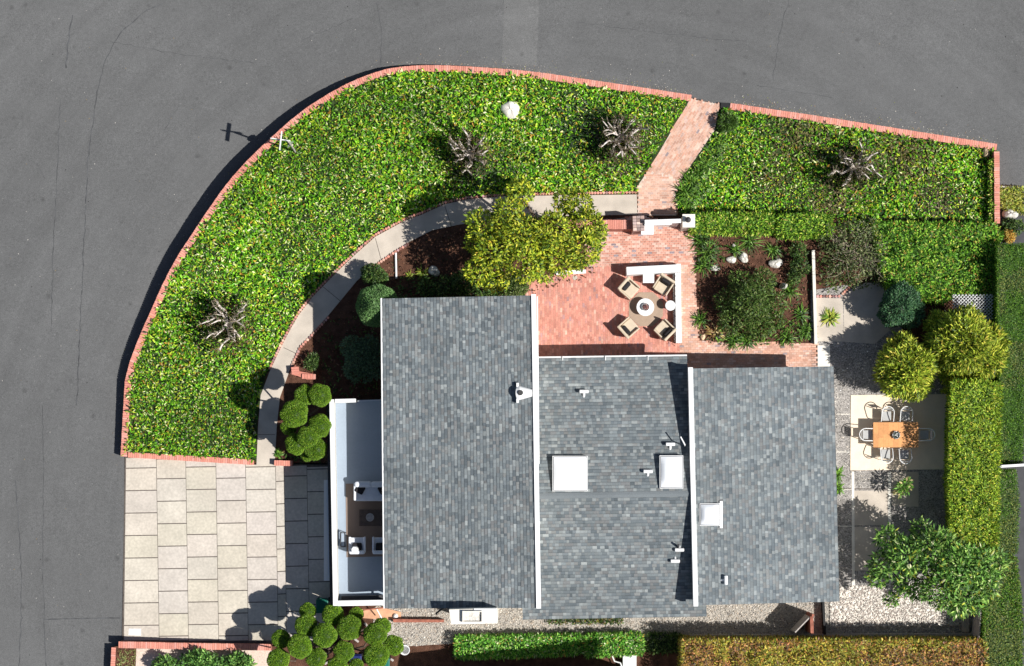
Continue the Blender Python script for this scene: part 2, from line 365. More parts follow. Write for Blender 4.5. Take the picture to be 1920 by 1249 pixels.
for sg in ([(1085,40),(1240,62),(1400,78)],[(1420,160),(1560,182)],[(560,70),(660,30)],[(330,190),(300,240)],[(60,300),(75,330)]): strip(sg, .8, jit=1.5)

C1 = [(232,856),(234,820),(236,783),(240,715),(249,680),(261,648),(275,614),(290,581),(305,547),(321,514),(340,480),(373,430),(395,397),(418,364),(439,337),(462,311),(488,285),(516,259),(546,232),(579,206),(622,179),(650,164),(675,152.5),(700,143),(725,135.5),(753,131),(780,128.8),(806,128),(845,129),(885,131),(964,136.5),(1017,142.5),(1096,154),(1200,169.5),(1296,184)]
C2 = [(1369,199),(1560,227.5),(1760,259),(1869,276)]
LOT = C1 + [(1350, 196)] + C2 + [(1869,346),(2060,356),(2060,1420),(210,1420),(214,1212),(620,1212),(620,868),(476,868)]
mb = MB(); mb.prism(P2(LOT), -1.3, 0.0); S(mb, 'soil', 'soil')

mb = MB()                                                    # grit and blown leaves along the kerb
for P_, sd in ((C1, 1), (C2, 1)):
    for (a, b), (c, d2) in zip(P_[:-1], P_[1:]):
        l = math.hypot(c - a, d2 - b)
        for i in range(int(l * .7)):
            t = rnd.random(); o_ = 7 + rnd.expovariate(.16); X = a + (c - a) * t + (d2 - b) / l * o_; Y = b + (d2 - b) * t - (c - a) / l * o_; x, y, _ = W(X, Y); z_ = float(roadz(x, y)) + .008; r_ = rnd.uniform(.012, .035); th = rnd.uniform(0, 6)
            mb.face([(x + r_ * math.cos(th + k * 1.571) * (1, .6)[k % 2], y + r_ * math.sin(th + k * 1.571) * (1, .6)[k % 2], z_ + rnd.uniform(0, .01)) for k in range(4)], rnd.choice([(.34,.31,.27),(.3,.2,.12),(.26,.25,.23),(.2,.22,.08),(.45,.42,.37)]))
for i in range(900):
    X, Y = rnd.uniform(-20, 1940), rnd.uniform(-20, 1260)
    if not inpoly(np.array([W(X, Y)[0]]), np.array([W(X, Y)[1]]), P2(LOT + []))[0] and not (226 < X < 640 and 850 < Y < 1215):
        x, y, _ = W(X, Y); z_ = float(roadz(x, y)) + .008; r_ = rnd.uniform(.012, .04); th = rnd.uniform(0, 6)
        mb.face([(x + r_ * math.cos(th + k * 1.571) * (1, .6)[k % 2], y + r_ * math.sin(th + k * 1.571) * (1, .6)[k % 2], z_) for k in range(4)], rnd.choice([(.03,.03,.03),(.28,.27,.25),(.4,.38,.35),(.22,.17,.1)]))
tag(mb.build('grit', 'gravel'), 'grit and small blown leaves on the asphalt', 'grit', kind='stuff')
# driveway: slabs on a gentle fall to the road
def drz(X): return -.34 * (622 - X) / 390 - .01
mb = MB(); pts = [(231,857),(476,868),(620,872),(622,1206),(226,1206)]
mb.face([(*W(a, b)[:2], drz(a) - .012) for a, b in pts][::-1]); S(mb, 'driveway_base', 'joint')
mb = MB(); ce = [233,291,346.5,403.5,459.5,516,532,575,622]; off = [878,898,876,897,876,893,893,880,898]
for ci in range(len(ce) - 1):
    y = off[ci] - 42.3 * 2 + (10 if ci == 5 else 0)
    while y < 1205:
        y0, y1 = max(y, 858 + (ce[ci] - 232) * .05), min(y + 42.3, 1203); y += 42.3
        if y1 - y0 < 3: continue
        g = .9
        def sk(x, yy): return x + (yy - 870) * (.016 if x > 240 else -.012)
        xs = (ce[ci] + g * .5, ce[ci + 1] - g * .5)
        q = [(sk(xs[0], y1 - g), y1 - g - .0), (sk(xs[1], y1 - g), y1 - g - 1), (sk(xs[1], y0 + g), y0 + g - 1), (sk(xs[0], y0 + g), y0 + g)]
        bs = rnd.uniform(.965, 1.03); cl = (.535 * bs, .485 * bs * rnd.uniform(.98, 1.01), .415 * bs * rnd.uniform(.95, 1.04))
        mb.face([(*W(a, b)[:2], drz(a)) for a, b in q], cl)
S(mb, 'driveway', 'slab')
mb = MB(); mb.face([(*W(a, b)[:2], drz(a) + .005) for a, b in [(238,1192),(262,1193),(262,1180),(239,1180)]]); S(mb, 'utility_cover_plate', 'white')

# lawns (soil sheets, then the leafy cover)
LP = [(500,700),(506,695),(528,648),(546,614),(560,590),(586,556),(632,509),(669,474),(704,443),(761,412),(790,402),(834,382),(877,373),(946,367),(1194,364)]
LAWN1 = C1 + [(1249,263),(1215,321),(1198,345),(1195,364)] + LP[::-1] + [(490,740),(483,790),(480,866),(238,852)]
LAWN2 = [(1350,200),(1369,203)] + [(a, b + 3) for a, b in C2[1:]] + [(1866,418),(1560,408),(1285,404),(1268,392),(1266,364),(1278,335),(1316,280),(1340,244)]
for nm, pl in (('front_lawn_soil', LAWN1), ('side_lawn_soil', LAWN2)):
    mb = MB(); mb.face([(*p, .006) for p in P2(pl)][::-1]); S(mb, nm, 'turf_soil')
mb = MB(); cover(mb, inset(LAWN1, 5), 410, patch=[(425,615,62,(.2,.13,.07)),(880,300,50,(.2,.14,.08)),(1160,275,62,(.2,.14,.09)),(1090,240,60,(.06,.1,.04)),(900,330,50,(.05,.1,.03)),(250,790,16,(.2,.15,.05))])
tag(mb.build('ground_cover', 'leaf'), 'bright leafy ground cover filling the large curved front bed', 'ground cover', kind='stuff')
mb = MB(); cover(mb, inset(LAWN2, 4), 400, patch=[(1595,320,60,(.2,.15,.09)),(1500,250,80,(.16,.14,.05)),(1700,300,70,(.18,.15,.06)),(1450,340,50,(.15,.14,.05)),(1560,380,60,(.2,.16,.07)),(1760,370,50,(.17,.13,.07))])
tag(mb.build('ground_cover', 'leaf'), 'leafy ground cover with brownish patches right of the brick walkway', 'ground cover', kind='stuff')

# concrete garden path sweeping round
PIN = [(515,872),(519,800),(525,745),(543,695),(563,648),(583,628),(617,590),(669,527),(704,495),(744,468),(767,454),(810,432),(862,421),(903,416),(960,410),(1050,405),(1195,403)]
POUT = [(481,872),(484,800),(489,740)] + LP[1:]
mb = MB(); mb.prism(P2([(a, b + 1) for a, b in POUT] + PIN[::-1]), -.02, .035); S(mb, 'garden_path', 'concrete')
for a, b in (((532,652),(566,668)), ((704,447),(715,488)), ((834,386),(846,424)), ((1098,368),(1099,404)), ((606,538),(640,566)),((481,815),(516,815))):
    (x0, y0, _), (x1, y1, _) = W(*a), W(*b); mb = MB(); dx, dy = x1 - x0, y1 - y0; l = math.hypot(dx, dy); nx_, ny_ = -dy / l * .012, dx / l * .012
    mb.face([(x0 - nx_, y0 - ny_, .039), (x1 - nx_, y1 - ny_, .039), (x1 + nx_, y1 + ny_, .039), (x0 + nx_, y0 + ny_, .039)]); S(mb, 'path_joint', 'joint')

# brick fill of a polygon
RED = [(.58,.255,.195),(.62,.285,.215),(.55,.235,.18),(.64,.32,.25),(.52,.25,.21),(.42,.24,.23),(.66,.40,.31)]; RED_W = [6, 5, 4.5, 2, 2.5, .5, .5]
PINK = [(.58,.35,.26),(.61,.38,.29),(.55,.32,.24),(.64,.43,.34),(.58,.32,.23),(.30,.24,.24),(.55,.38,.32)]; PINK_W = [5, 5, 4, 3, 3, .35, 2]
def bricks(mb, polypx, ang, bl=.2, bw=.095, gap=.012, z=.03, pal=RED, wts=RED_W, joint_white=0):
    poly = P2(polypx); cx = sum(p[0] for p in poly) / len(poly); cy = sum(p[1] for p in poly) / len(poly)
    R = max(math.hypot(p[0] - cx, p[1] - cy) for p in poly); ca, sa = math.cos(ang), math.sin(ang); nr = int(R / bw) + 1; nc = int(R / bl) + 2
    U, V, = [], []
    for j in range(-nr, nr + 1):
        for i in range(-nc, nc + 1): U.append((i + .5 * (j % 2)) * bl); V.append(j * bw)
    U = np.array(U); V = np.array(V); x = cx + U * ca - V * sa; y = cy + U * sa + V * ca; k = inpoly(x, y, poly); x = x[k]; y = y[k]; n = len(x)
    hu = (bl - gap) / 2; hv = (bw - gap) / 2; zz = z + rng.uniform(-.002, .003, n)
    q = np.stack([np.stack([x + a * hu * ca - b * hv * sa, y + a * hu * sa + b * hv * ca, zz + rng.uniform(-.001, .001, n)], 1) for a, b in ((-1, -1), (1, -1), (1, 1), (-1, 1))], 1)
    mb.quads(q, pick(pal, n, wts, .09))
WALK = [(1294,186),(1350,196),(1345,215),(1340,244),(1316,280),(1278,335),(1266,364),(1268,404),(1196,404),(1198,345),(1215,321),(1249,263)]
mb = MB(); mb.prism(P2(WALK), -.3, .02); S(mb, 'walkway_base', 'mortar')
mb = MB(); bricks(mb, [(1294,186),(1350,196),(1345,215),(1340,244),(1316,280),(1278,335),(1213,322.5),(1249,263)], math.radians(57), .2, .1, .01, .027, PINK, PINK_W)
bricks(mb, [(1215,324),(1278,335),(1266,364),(1268,404),(1196,404),(1198,345)], 0, .2, .1, .01, .027, PINK, PINK_W); S(mb, 'brick_walkway', 'brick')
PAT_LO = [(985,518),(1050,517),(1110,503),(1152,496),(1300,480),(1306,560),(1309,640),(1532,644),(1534,720),(985,720)]
PAT_UP = [(1100,430),(1125,414),(1200,405),(1300,424),(1304,500),(1100,500)]
mb = MB(); mb.prism(P2(PAT_LO), -.02, .02); S(mb, 'patio_base', 'mortar_red')
mb = MB(); mb.prism(P2(PAT_UP), -.02, .012); S(mb, 'patio_step_base', 'mortar')
mb = MB(); bricks(mb, [(985,518),(1050,517),(1110,500),(1275,497),(1275,650),(1275,720),(985,720)], math.radians(90.9), .2, .1, .01, .027)
bricks(mb, [(1275,480),(1300,480),(1306,560),(1309,640),(1532,644),(1534,720),(1275,720)], math.radians(.9), .2, .1, .012, .027, PINK, PINK_W)
bricks(mb, [(1100,432),(1125,412),(1200,405),(1300,424),(1304,500),(1100,500)], math.radians(.9), .2, .1, .014, .0275, [(.6,.33,.26),(.56,.27,.2),(.62,.4,.33),(.3,.24,.26),(.5,.24,.18)], [4, 4, 3, .8, 3]); S(mb, 'brick_patio', 'brick')

# gravel side yard, stone patio on the right
SIDE = [(722,1130),(1560,1118),(1850,1095),(1850,1200),(1290,1200),(860,1206),(760,1212),(700,1212),(700,1140)]
mb = MB(); mb.prism(P2(SIDE), -.02, .012); S(mb, 'side_yard', 'gravel_base')
def pebbles(poly, dens, sz, pal, label, z=.015):
    mb = MB(); pp = P2(poly); xs = [p[0] for p in pp]; ys = [p[1] for p in pp]; n = int((max(xs) - min(xs)) * (max(ys) - min(ys)) * dens)
    x = rng.uniform(min(xs), max(xs), n); y = rng.uniform(min(ys), max(ys), n); k = inpoly(x, y, pp); x = x[k]; y = y[k]; n = len(x); s_ = sz * rng.uniform(.5, 1.4, n)
    th = rng.uniform(0, 6.28, n); c = pick(pal, n); p = np.stack([x, y, np.full(n, z)], 1)
    top = p + np.array([0, 0, 1]) * (s_ * .45)[:, None]
    ring = [p + np.stack([np.cos(th + a) * s_ * .6, np.sin(th + a) * s_ * .5, np.zeros(n)], 1) for a in (0, 1.57, 3.14, 4.71)]
    tr = [top + (r_ - p) * .45 for r_ in ring]
    mb.quads(np.stack(tr, 1), c)
    for a in range(4): mb.quads(np.stack([ring[a], ring[(a + 1) % 4], tr[(a + 1) % 4], tr[a]], 1), c)
    return tag(mb.build('gravel', 'gravel'), label, 'gravel', kind='stuff')
pebbles(SIDE, 260, .06, [(.5,.46,.4),(.42,.4,.36),(.6,.56,.5),(.32,.3,.28),(.5,.42,.34)], 'loose tan and grey gravel along the back wall of the house')
WG = [(1556,1100),(1800,1090),(1850,1125),(1850,1172),(1556,1175)]
mb = MB(); mb.prism(P2(WG), -.02, .05); S(mb, 'white_gravel_bed', 'cream')
pebbles(WG, 420, .075, [(.58,.53,.48),(.52,.46,.41),(.64,.60,.55),(.4,.35,.31)], 'white gravel square in the bottom right corner behind the house', .052)
ST = [(1520,545),(1580,535),(1660,530),(1700,640),(1800,700),(1800,1110),(1555,1120),(1555,690),(1520,690)]
mb = MB(); mb.prism(P2(ST), -.02, .02); S(mb, 'stone_patio', 'pebble_conc')
def sheet(pts, z, name, m, h=.0):
    mb = MB(); mb.prism(P2(pts), z - .03, z); return S(mb, name, m)
PB = [(.66,.62,.56),(.5,.47,.43),(.3,.28,.26),(.72,.66,.58)]
pebbles([(1560,655),(1660,640),(1760,700),(1780,738),(1596,740),(1596,1100),(1560,1115)], 38, .055, PB, 'loose pale pebbles between the right roof edge and the cream rug', .021)
pebbles([(1760,884),(1790,884),(1790,1080),(1755,1080)], 22, .07, PB, 'loose pebbles in the shade at the foot of the tall yellow-green hedge', .021)
pebbles([(1603,884),(1664,884),(1664,914),(1603,914)], 160, .05, PB, 'pebble-faced paver below the cream rug', .021)
sheet([(1526,558),(1580,560),(1582,641),(1526,640)], .03, 'pale_slab', 'concrete')
sheet([(1582,552),(1622,530),(1665,532),(1668,620),(1640,645),(1582,641)], .026, 'pale_slab', 'concrete')
sheet([(1602,920),(1664,920),(1664,985),(1602,985)], .03, 'smooth_slab', 'concrete')
sheet([(1672,885),(1722,885),(1722,950),(1672,950)], .03, 'smooth_slab', 'concrete')
sheet([(1602,988),(1664,988),(1664,1070),(1602,1070)], .03, 'smooth_slab', 'concrete')
for xs in (1596.5, 1665): sheet([(xs, 884), (xs + 5, 884), (xs + 6, 1100), (xs + 1, 1100)], .034, 'paver_strip', 'cream')
for ys in (776, 847, 917, 986): sheet([(1568, ys), (1597, ys), (1597, ys + 1.3), (1568, ys + 1.3)], .024, 'paver_joint', 'cream')
sheet([(1568,915.5),(1664,916.5),(1664,918.2),(1568,917.3)], .025, 'paver_joint', 'joint')
sheet([(1533,648),(1556,648),(1556,690),(1533,690)], .03, 'tan_slab', 'cream')
# litter leaves on the soil
mb = MB(); cover(mb, [(560,690),(620,600),(750,470),(870,425),(1120,430),(1110,520),(990,555),(715,560),(715,745),(600,745)], 60, ln=.1, wd=.06, hmax=.02, pal=[(.2,.09,.05),(.12,.06,.04),(.28,.16,.1),(.07,.07,.03)], wts=[3,4,1,1])
cover(mb, [(1312,432),(1520,432),(1520,645),(1312,645)], 70, ln=.1, wd=.06, hmax=.02, pal=[(.2,.09,.05),(.12,.06,.04),(.28,.16,.1),(.05,.09,.03)], wts=[3,4,1,2])
tag(mb.build('leaf_litter', 'leaf_matt'), 'brown fallen leaves on the bare garden soil', 'leaf litter', kind='stuff')

# ---------------------------------------------------------------- brick walls
def ribbon(mb, pts, wpx, z0, z1, col=(.4, .17, .13), follow=None):
    L, Rr = [], []
    for i, (a, b) in enumerate(pts):
        p0 = pts[max(0, i - 1)]; p1 = pts[min(len(pts) - 1, i + 1)]; dx, dy = p1[0] - p0[0], p1[1] - p0[1]; l = math.hypot(dx, dy)
        L.append(W(a - dy / l * wpx / 2, b + dx / l * wpx / 2, z1)[:2]); Rr.append(W(a + dy / l * wpx / 2, b - dx / l * wpx / 2, z1)[:2])
    for i in range(len(pts) - 1):
        q = [L[i], L[i + 1], Rr[i + 1], Rr[i]]; mb.prism(q, z0, z1, col)
def cap(mb, pts, wpx, z, pal=[(.62,.25,.19),(.65,.28,.21),(.60,.24,.18),(.66,.31,.25)], bw=.1):
    P = [Vector(W(a, b, z)[:2]) for a, b in pts]; hw = wpx / PXM / 2; seg = []
    for a, b in zip(P[:-1], P[1:]):
        l = (b - a).length; k = max(1, round(l / bw))
        for i in range(k): seg.append((a.lerp(b, i / k), a.lerp(b, (i + 1) / k)))
    for a, b in seg:
        t = (b - a).normalized(); n = Vector((-t.y, t.x)); e = t * .005; z_ = z + rnd.uniform(-.003, .003); c = pal[rnd.randrange(len(pal))]; k = rnd.uniform(.93, 1.07)
        c = tuple(x * k for x in c); j = rnd.uniform(-.006, .006)
        q = [(*(a + e + n * (hw + j)), z_), (*(b - e + n * (hw + j)), z_), (*(b - e - n * (hw - j)), z_), (*(a + e - n * (hw - j)), z_)]
        if Vector(q[1]).xy != Vector(q[0]).xy: mb.prism([p[:2] for p in q], z - .06, z_, c)
def brickwall(pts, wpx, z0, z1, label, capw=None, name='brick_wall', cat='wall', group=None):
    e = E(name, label, cat, W(*pts[0], 0)); 
    if group: e['group'] = group
    mb = MB(); ribbon(mb, pts, wpx - 1, z0, z1 - .062); mb.build('wall_body', 'brick', e)
    mb = MB(); cap(mb, pts, capw or wpx, z1); mb.build('brick_cap', 'brick', e); return e
brickwall(C1, 12, -1.25, .1, 'long low red brick wall curving around the front bed beside the street')
brickwall(C2, 12, -1.25, .1, 'straight red brick wall along the street right of the walkway')
brickwall([(1869,284),(1869.5,350),(1870,419)], 10, -.5, .62, 'short red brick wall on the right end of the side bed')
brickwall([(240,853),(360,860),(476,867)], 10, -.5, .07, 'low red brick edge between ground cover and driveway')
brickwall([(514,868),(548,869)], 10, -.2, .35, 'stub of red brick wall where the path meets the driveway')
brickwall([(222,1209),(360,1212),(508,1214)], 12, -.5, .35, 'brick wall along the bottom edge of the driveway')
mb = MB(); mb.prism(P2([(1351,193),(1368,194.5),(1368,204),(1351,203)]), -.3, .1); tag(mb.build('wall_end_block', 'black'), 'small black block at the street corner of the brick walkway', 'block')
# scalloped brick edging beside the path
def edging(pts, label, step=.13):
    mb = MB(); P = [Vector(W(a, b)[:2]) for a, b in pts]
    for a, b in zip(P[:-1], P[1:]):
        l = (b - a).length; k = max(1, round(l / step)); ang = math.atan2(b.y - a.y, b.x - a.x)
        for i in range(k):
            c = a.lerp(b, (i + .5) / k); co_ = pick(RED, 1)[0]
            ca, sa = math.cos(ang + .5), math.sin(ang + .5); q = [(c.x + u * ca - v * sa, c.y + u * sa + v * ca) for u, v in ((-.05, -.05), (.05, -.05), (.05, .05), (-.05, .05))]
            mb.prism(q, -.02, .09 + rnd.uniform(-.015, .015), tuple(co_))
    return tag(mb.build('brick_edging', 'brick'), label, 'edging')
edging([(a - 1, b - 2) for a, b in LP[1:-2]] + [(946, 365)], 'toothed brick edging between the curved path and the ground cover')
edging([(1000,364),(1194,361)], 'toothed brick edging above the straight piece of path')
edging([(545,692),(563,652),(583,631),(617,594)], 'toothed brick edging on the house side of the path, lower piece')
edging([(690,506),(704,498),(744,471),(767,457)], 'toothed brick edging on the house side of the path, upper piece')
edging([(1530,556),(1576,556)], 'toothed brick edging above the pale slab')
edging([(1578,553),(1600,532)], 'short slanting brick edging beside the pale path')

# ---------------------------------------------------------------- the house
house = E('house', 'white house with three grey shingled shed roofs seen from above', 'house', W(960, 920, 0))
GREY = np.array([(.165,.188,.196),(.142,.163,.174),(.195,.216,.222),(.235,.256,.257),(.118,.138,.15),(.198,.206,.204),(.275,.296,.294),(.172,.179,.181)]); GW = [5, 5, 4, 2.4, 3, 2, .8, 3]
def shingles(lo0, lo1, hi1, hi0, course=.14, tone=1.0):
    lo0, lo1, hi0, hi1 = map(np.array, (lo0, lo1, hi0, hi1)); mb = MB()
    sl_ = np.linalg.norm(hi0 - lo0); n = int(round(sl_ / course)); Q, Cc = [], []
    nrm = np.cross(lo1 - lo0, hi0 - lo0); nrm = nrm / np.linalg.norm(nrm); nrm = nrm if nrm[2] > 0 else -nrm
    prev = None
    for i in range(n):
        t0, t1 = i / n, min(1, (i + 1.15) / n); a, b = lo0 + (hi0 - lo0) * t0, lo1 + (hi1 - lo1) * t0; c, d_ = lo1 + (hi1 - lo1) * t1, lo0 + (hi0 - lo0) * t1
        L = np.linalg.norm(b - a); u = -rnd.random() * .2; ct = rnd.uniform(.94, 1.06)
        while u < L:
            wd = rnd.choice((.11, .13, .15, .17, .2, .26)); u0, u1 = max(u, 0) / L, min(u + wd - .004, L) / L; u += wd
            if u1 <= u0: continue
            th = rnd.choice((.006, .009, .016)); up = nrm * th; dn = nrm * .0005
            A, B, Cq, D = a + (b - a) * u0 + up, a + (b - a) * u1 + up, d_ + (c - d_) * u1 + dn, d_ + (c - d_) * u0 + dn
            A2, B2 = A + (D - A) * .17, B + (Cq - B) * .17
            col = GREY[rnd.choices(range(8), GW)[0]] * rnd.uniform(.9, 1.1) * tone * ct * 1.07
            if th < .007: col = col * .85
            Q.append((A2, B2, Cq, D)); Cc.append(col); Q.append((A, B, B2, A2)); Cc.append(col * .70); Q.append((A - up * 1.2, B - up * 1.2, B, A)); Cc.append(col * .5)  # printed shadow band and dark riser: course shade put into the tab colour
    mb.quads(np.array(Q), np.array(Cc)); base = [lo0 - nrm * .004, lo1 - nrm * .004, hi1 - nrm * .004, hi0 - nrm * .004]
    bot = [p - np.array([0, 0, .16]) for p in base]; g = (.12, .12, .12)
    mb.face(base, g); mb.face(bot[::-1], (.5, .5, .48))
    for i in range(4): j = (i + 1) % 4; mb.face([bot[i], bot[j], base[j], base[i]], (.55, .55, .53))
    return mb
Z1L, Z1H, Z2E, Z2R, Z3H, Z3L = 4.25, 5.05, 2.3, 3.22, 3.3, 2.4
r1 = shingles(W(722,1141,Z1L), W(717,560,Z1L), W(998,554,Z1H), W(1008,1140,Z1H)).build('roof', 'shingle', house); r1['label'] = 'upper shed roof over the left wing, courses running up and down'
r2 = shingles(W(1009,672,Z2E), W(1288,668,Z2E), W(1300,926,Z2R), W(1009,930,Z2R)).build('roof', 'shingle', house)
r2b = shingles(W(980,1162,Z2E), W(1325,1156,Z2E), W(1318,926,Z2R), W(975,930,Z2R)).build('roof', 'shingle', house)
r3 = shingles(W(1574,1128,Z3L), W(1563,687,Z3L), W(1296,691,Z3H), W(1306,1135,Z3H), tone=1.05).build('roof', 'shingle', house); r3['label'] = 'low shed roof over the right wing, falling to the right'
def bar(a, b, wd, z0, z1):                                   # box from px a to px b (3rd = z), width m
    (x0, y0, _), (x1, y1, _) = W(*a), W(*b); dx, dy = x1 - x0, y1 - y0; l = math.hypot(dx, dy); nx_, ny_ = -dy / l * wd / 2, dx / l * wd / 2
    q = [(x0 - nx_, y0 - ny_), (x1 - nx_, y1 - ny_), (x1 + nx_, y1 + ny_), (x0 + nx_, y0 + ny_)]; return MB().prism(q, z0, z1)
sub(bar((1000.5,552,Z1H), (1010,1141,Z1H), .2, Z1H - .3, Z1H + .07), 'ridge_flashing', 'white', r1, house)
sub(bar((1294.5,689,Z3H), (1304.5,1137,Z3H), .2, Z3H - .3, Z3H + .07), 'ridge_flashing', 'white', r3, house)
sub(bar((715,559,Z1L), (720.5,1141,Z1L), .07, Z1L - .14, Z1L - .01), 'gutter', 'white', r1, house)
sub(bar((1007.5,556,Z1H - .3), (1010.5,870,Z1H - .3), .045, Z1H - .42, Z1H - .3), 'fascia_trim', 'white', r1, house)
sub(bar((1009,671,Z2E), (1288,667,Z2E), .1, Z2E - .16, Z2E - .02), 'gutter', 'white', r2, house)
for X in (1055, 1135, 1215): sub(bar((X,668,Z2E), (X,676,Z2E), .03, Z2E - .02, Z2E + .05), 'gutter_bracket', 'white', r2, house)
mb = MB(); a, b, c, d_ = W(1009,925,Z2R), W(1299,920,Z2R), W(1299,931,Z2R), W(1009,936,Z2R)
zr = Z2R + .03; mb.face([(a[0],a[1],Z2R-.0),(b[0],b[1],Z2R-.0),(b[0],(b[1]+c[1])/2,zr),(a[0],(a[1]+d_[1])/2,zr)][::-1], (.17,.19,.20)); mb.face([(a[0],(a[1]+d_[1])/2,zr),(b[0],(b[1]+c[1])/2,zr),(c[0],c[1],Z2R-.0),(d_[0],d_[1],Z2R-.0)][::-1], (.17,.19,.20))
sub(mb, 'ridge_shingles', 'shingle', r2, house)
# walls under the roofs
def wpoly(pts, zt, drop=.17):                                # pts px+z roof points inset by hand
    q = [W(*p) for p in pts]; return MB().prism([p[:2] for p in q], -.05, [p[2] - drop for p in q])
wpoly([(735,575,Z1L), (984,570,Z1H), (992,1124,Z1H), (738,1126,Z1L)], 0).build('wall', 'stucco', house)
wpoly([(1000,690,Z2E), (1294,688,Z2E), (1294,928,Z2R), (1300,1138,Z2E), (1004,1142,Z2E), (1000,928,Z2R)], 0, .2).build('wall', 'stucco', house)
wpoly([(1310,706,Z3H), (1548,702,Z3L), (1558,1112,Z3L), (1320,1118,Z3H)], 0).build('wall', 'stucco', house)
# windows and doors on the walls (seen only from the side)
def window(Xa, Xb, Ywall, z0, z1, ny):                       # on a wall facing +y / -y
    (x0, y0, _), (x1, _, _) = W(Xa, Ywall, 2.3), W(Xb, Ywall, 2.3); s_ = 1 if ny > 0 else -1
    f = MB().box(x0, min(y0, y0 + .05 * s_), z0, x1, max(y0, y0 + .05 * s_), z1).build('window', 'white', house)
    sub(MB().box(x0 + .08, min(y0 + .04 * s_, y0 + .06 * s_), z0 + .08, x1 - .08, max(y0 + .04 * s_, y0 + .06 * s_), z1 - .08), 'pane', 'glass', f, house)
for a, b in ((760,850),(880,960)): window(a, b, 573, 1.0, 2.2, 1); window(a, b, 573, 2.9, 3.7, 1)
for a, b in ((1030,1120),(1150,1260)): window(a, b, 688, .3, 2.0, 1)
window(1340, 1450, 703, .9, 2.0, 1)
# garage block with the roof deck
GZ, DZ = 2.95, 2.1
def gq(X, Y, z=GZ): return W(X, Y, z)[:2]
mb = MB(); mb.prism([gq(618,750), gq(730,747), gq(740,1137), gq(624,1138)], -.4, DZ - .03); mb.build('garage_wall', 'stucco', house)
mb = MB(); mb.prism([W(620,752,DZ)[:2], W(733,749,DZ)[:2], W(736,1132,DZ)[:2], W(630,1133,DZ)[:2]], DZ - .02, DZ); deck = mb.build('deck_floor', 'deck', house)
def parapet(a, b, wd, z1=GZ):
    p = bar((*a, z1), (*b, z1), wd, DZ - .05, z1 - .04).build('parapet', 'stucco', house)
    sub(bar((*a, z1), (*b, z1), wd + .03, z1 - .038, z1), 'parapet_cap', 'white', p, house)
parapet((622,749), (629,1136), .17); parapet((633,1131.5), (722,1130), .2); parapet((628,752), (667,751), .13); 
sub(bar((670,752,GZ), (716,750,GZ), .04, GZ - .1, GZ - .05), 'handrail', 'metal', deck, house)
sub(MB().prism([W(640,1118,DZ+.3)[:2], W(718,1116,DZ+.3)[:2], W(718,1126,DZ+.3)[:2], W(640,1127,DZ+.3)[:2]], DZ, DZ + .3), 'bench', 'darkgrey', deck, house)
sub(bar((718,748,GZ), (723,1132,GZ), .05, GZ - .1, GZ - .02), 'deck_gutter', 'white', deck, house)
sub(bar((614.5,752,DZ), (621,1137,DZ), .12, DZ - .25, DZ - .1), 'fascia', 'darkgrey', deck, house)
p0 = gq(618,750); mb = MB()
for k in range(4): mb.box(W(640,0,0)[0] - .6, W(0,1085,0)[1], -.3 + k * .55, W(640,0,0)[0] - .3, W(0,900,0)[1], -.3 + k * .55 + .53)
mb.build('garage_door', 'white', house)
# skylights
def skylight(x0, y0, x1, y1, zr, fr=1.5, right=False, low=True):
    z = zr + .16; a, b = W(x0, y1, z), W(x1, y0, z); rz_ = 0
    f = MB(); f.box(a[0], a[1], zr - .25, b[0], b[1], z); fo = f.build('skylight', 'white', house)
    sub(MB().box(a[0] + .025, a[1] + .025, z - .01, b[0] - .025, b[1] - .025, z + .004), 'gasket', 'darkgrey', fo, house)
    n = 8; g = MB(); 
    for j in range(n + 1):
        for i in range(n + 1):
            u, v = i / n * 2 - 1, j / n * 2 - 1; g.v.append((a[0] + .05 + (b[0] - a[0] - .1) * i / n, a[1] + .05 + (b[1] - a[1] - .1) * j / n, z + .01 + .16 * (1 - u ** 4) * (1 - v ** 4)))
    for j in range(n):
        for i in range(n): k = j * (n + 1) + i; g.f.append((k, k + 1, k + n + 2, k + n + 1)); g.c.append((.8,) * 3)
    go = g.build('dome', 'skydome', house, smooth=True); go.parent = fo
    if low: sub(MB().box(a[0] - .05, a[1] - .1, zr - .2, b[0] + .12, a[1] - .003, zr + .05), 'flashing', 'white', fo, house)
    if right: sub(MB().box(b[0] + .003, a[1] - .1, zr - .2, b[0] + .13, b[1] + .1, zr + .05), 'flashing', 'white', fo, house)
skylight(1036, 855, 1102, 921, Z2E + .82); skylight(1237, 854, 1281, 916, Z2E + .82); skylight(1312, 944, 1350, 986, Z3H - .13, right=True, low=False)
# T-shaped plumbing vents, square to their roof slope
def vent(X, Y, zr, down, L=.2, cl=.4):
    x, y, _ = W(X, Y, zr + .17); n = Vector((down[0] * .95, down[1] * .95, .8)).normalized(); b = Vector((x, y, zr + .17)) - n * (L + .1)
    ax = Vector((-down[1], down[0], 0)); t = b + n * (L + .1)
    o = MB().tube([b - n * .1, t], .055, 10).build('vent_pipe', 'white', house)
    m_ = MB().tube([t - ax * cl / 2, t - ax * cl * .46, t + ax * cl * .46, t + ax * cl / 2], [.05, .08, .08, .05], 10); c = sub(m_, 'vent_cap', 'white', o, house)
for X, Y, zr, dn in ((1095,734,2.55,(0,1)),(1257,833,2.9,(0,1)),(1215,884,3.05,(0,1)),(1274,1031,2.75,(0,-1)),(1266,1052,2.68,(0,-1)),(1361,1088,3.12,(1,0))): vent(X, Y, zr, dn)
o = MB().tube([W(1284,836,3.0), W(1284,834,3.5), W(1276,819,3.55)], .03, 8).build('vent_pipe', 'white', house); o['label'] = 'thin bent white pipe'
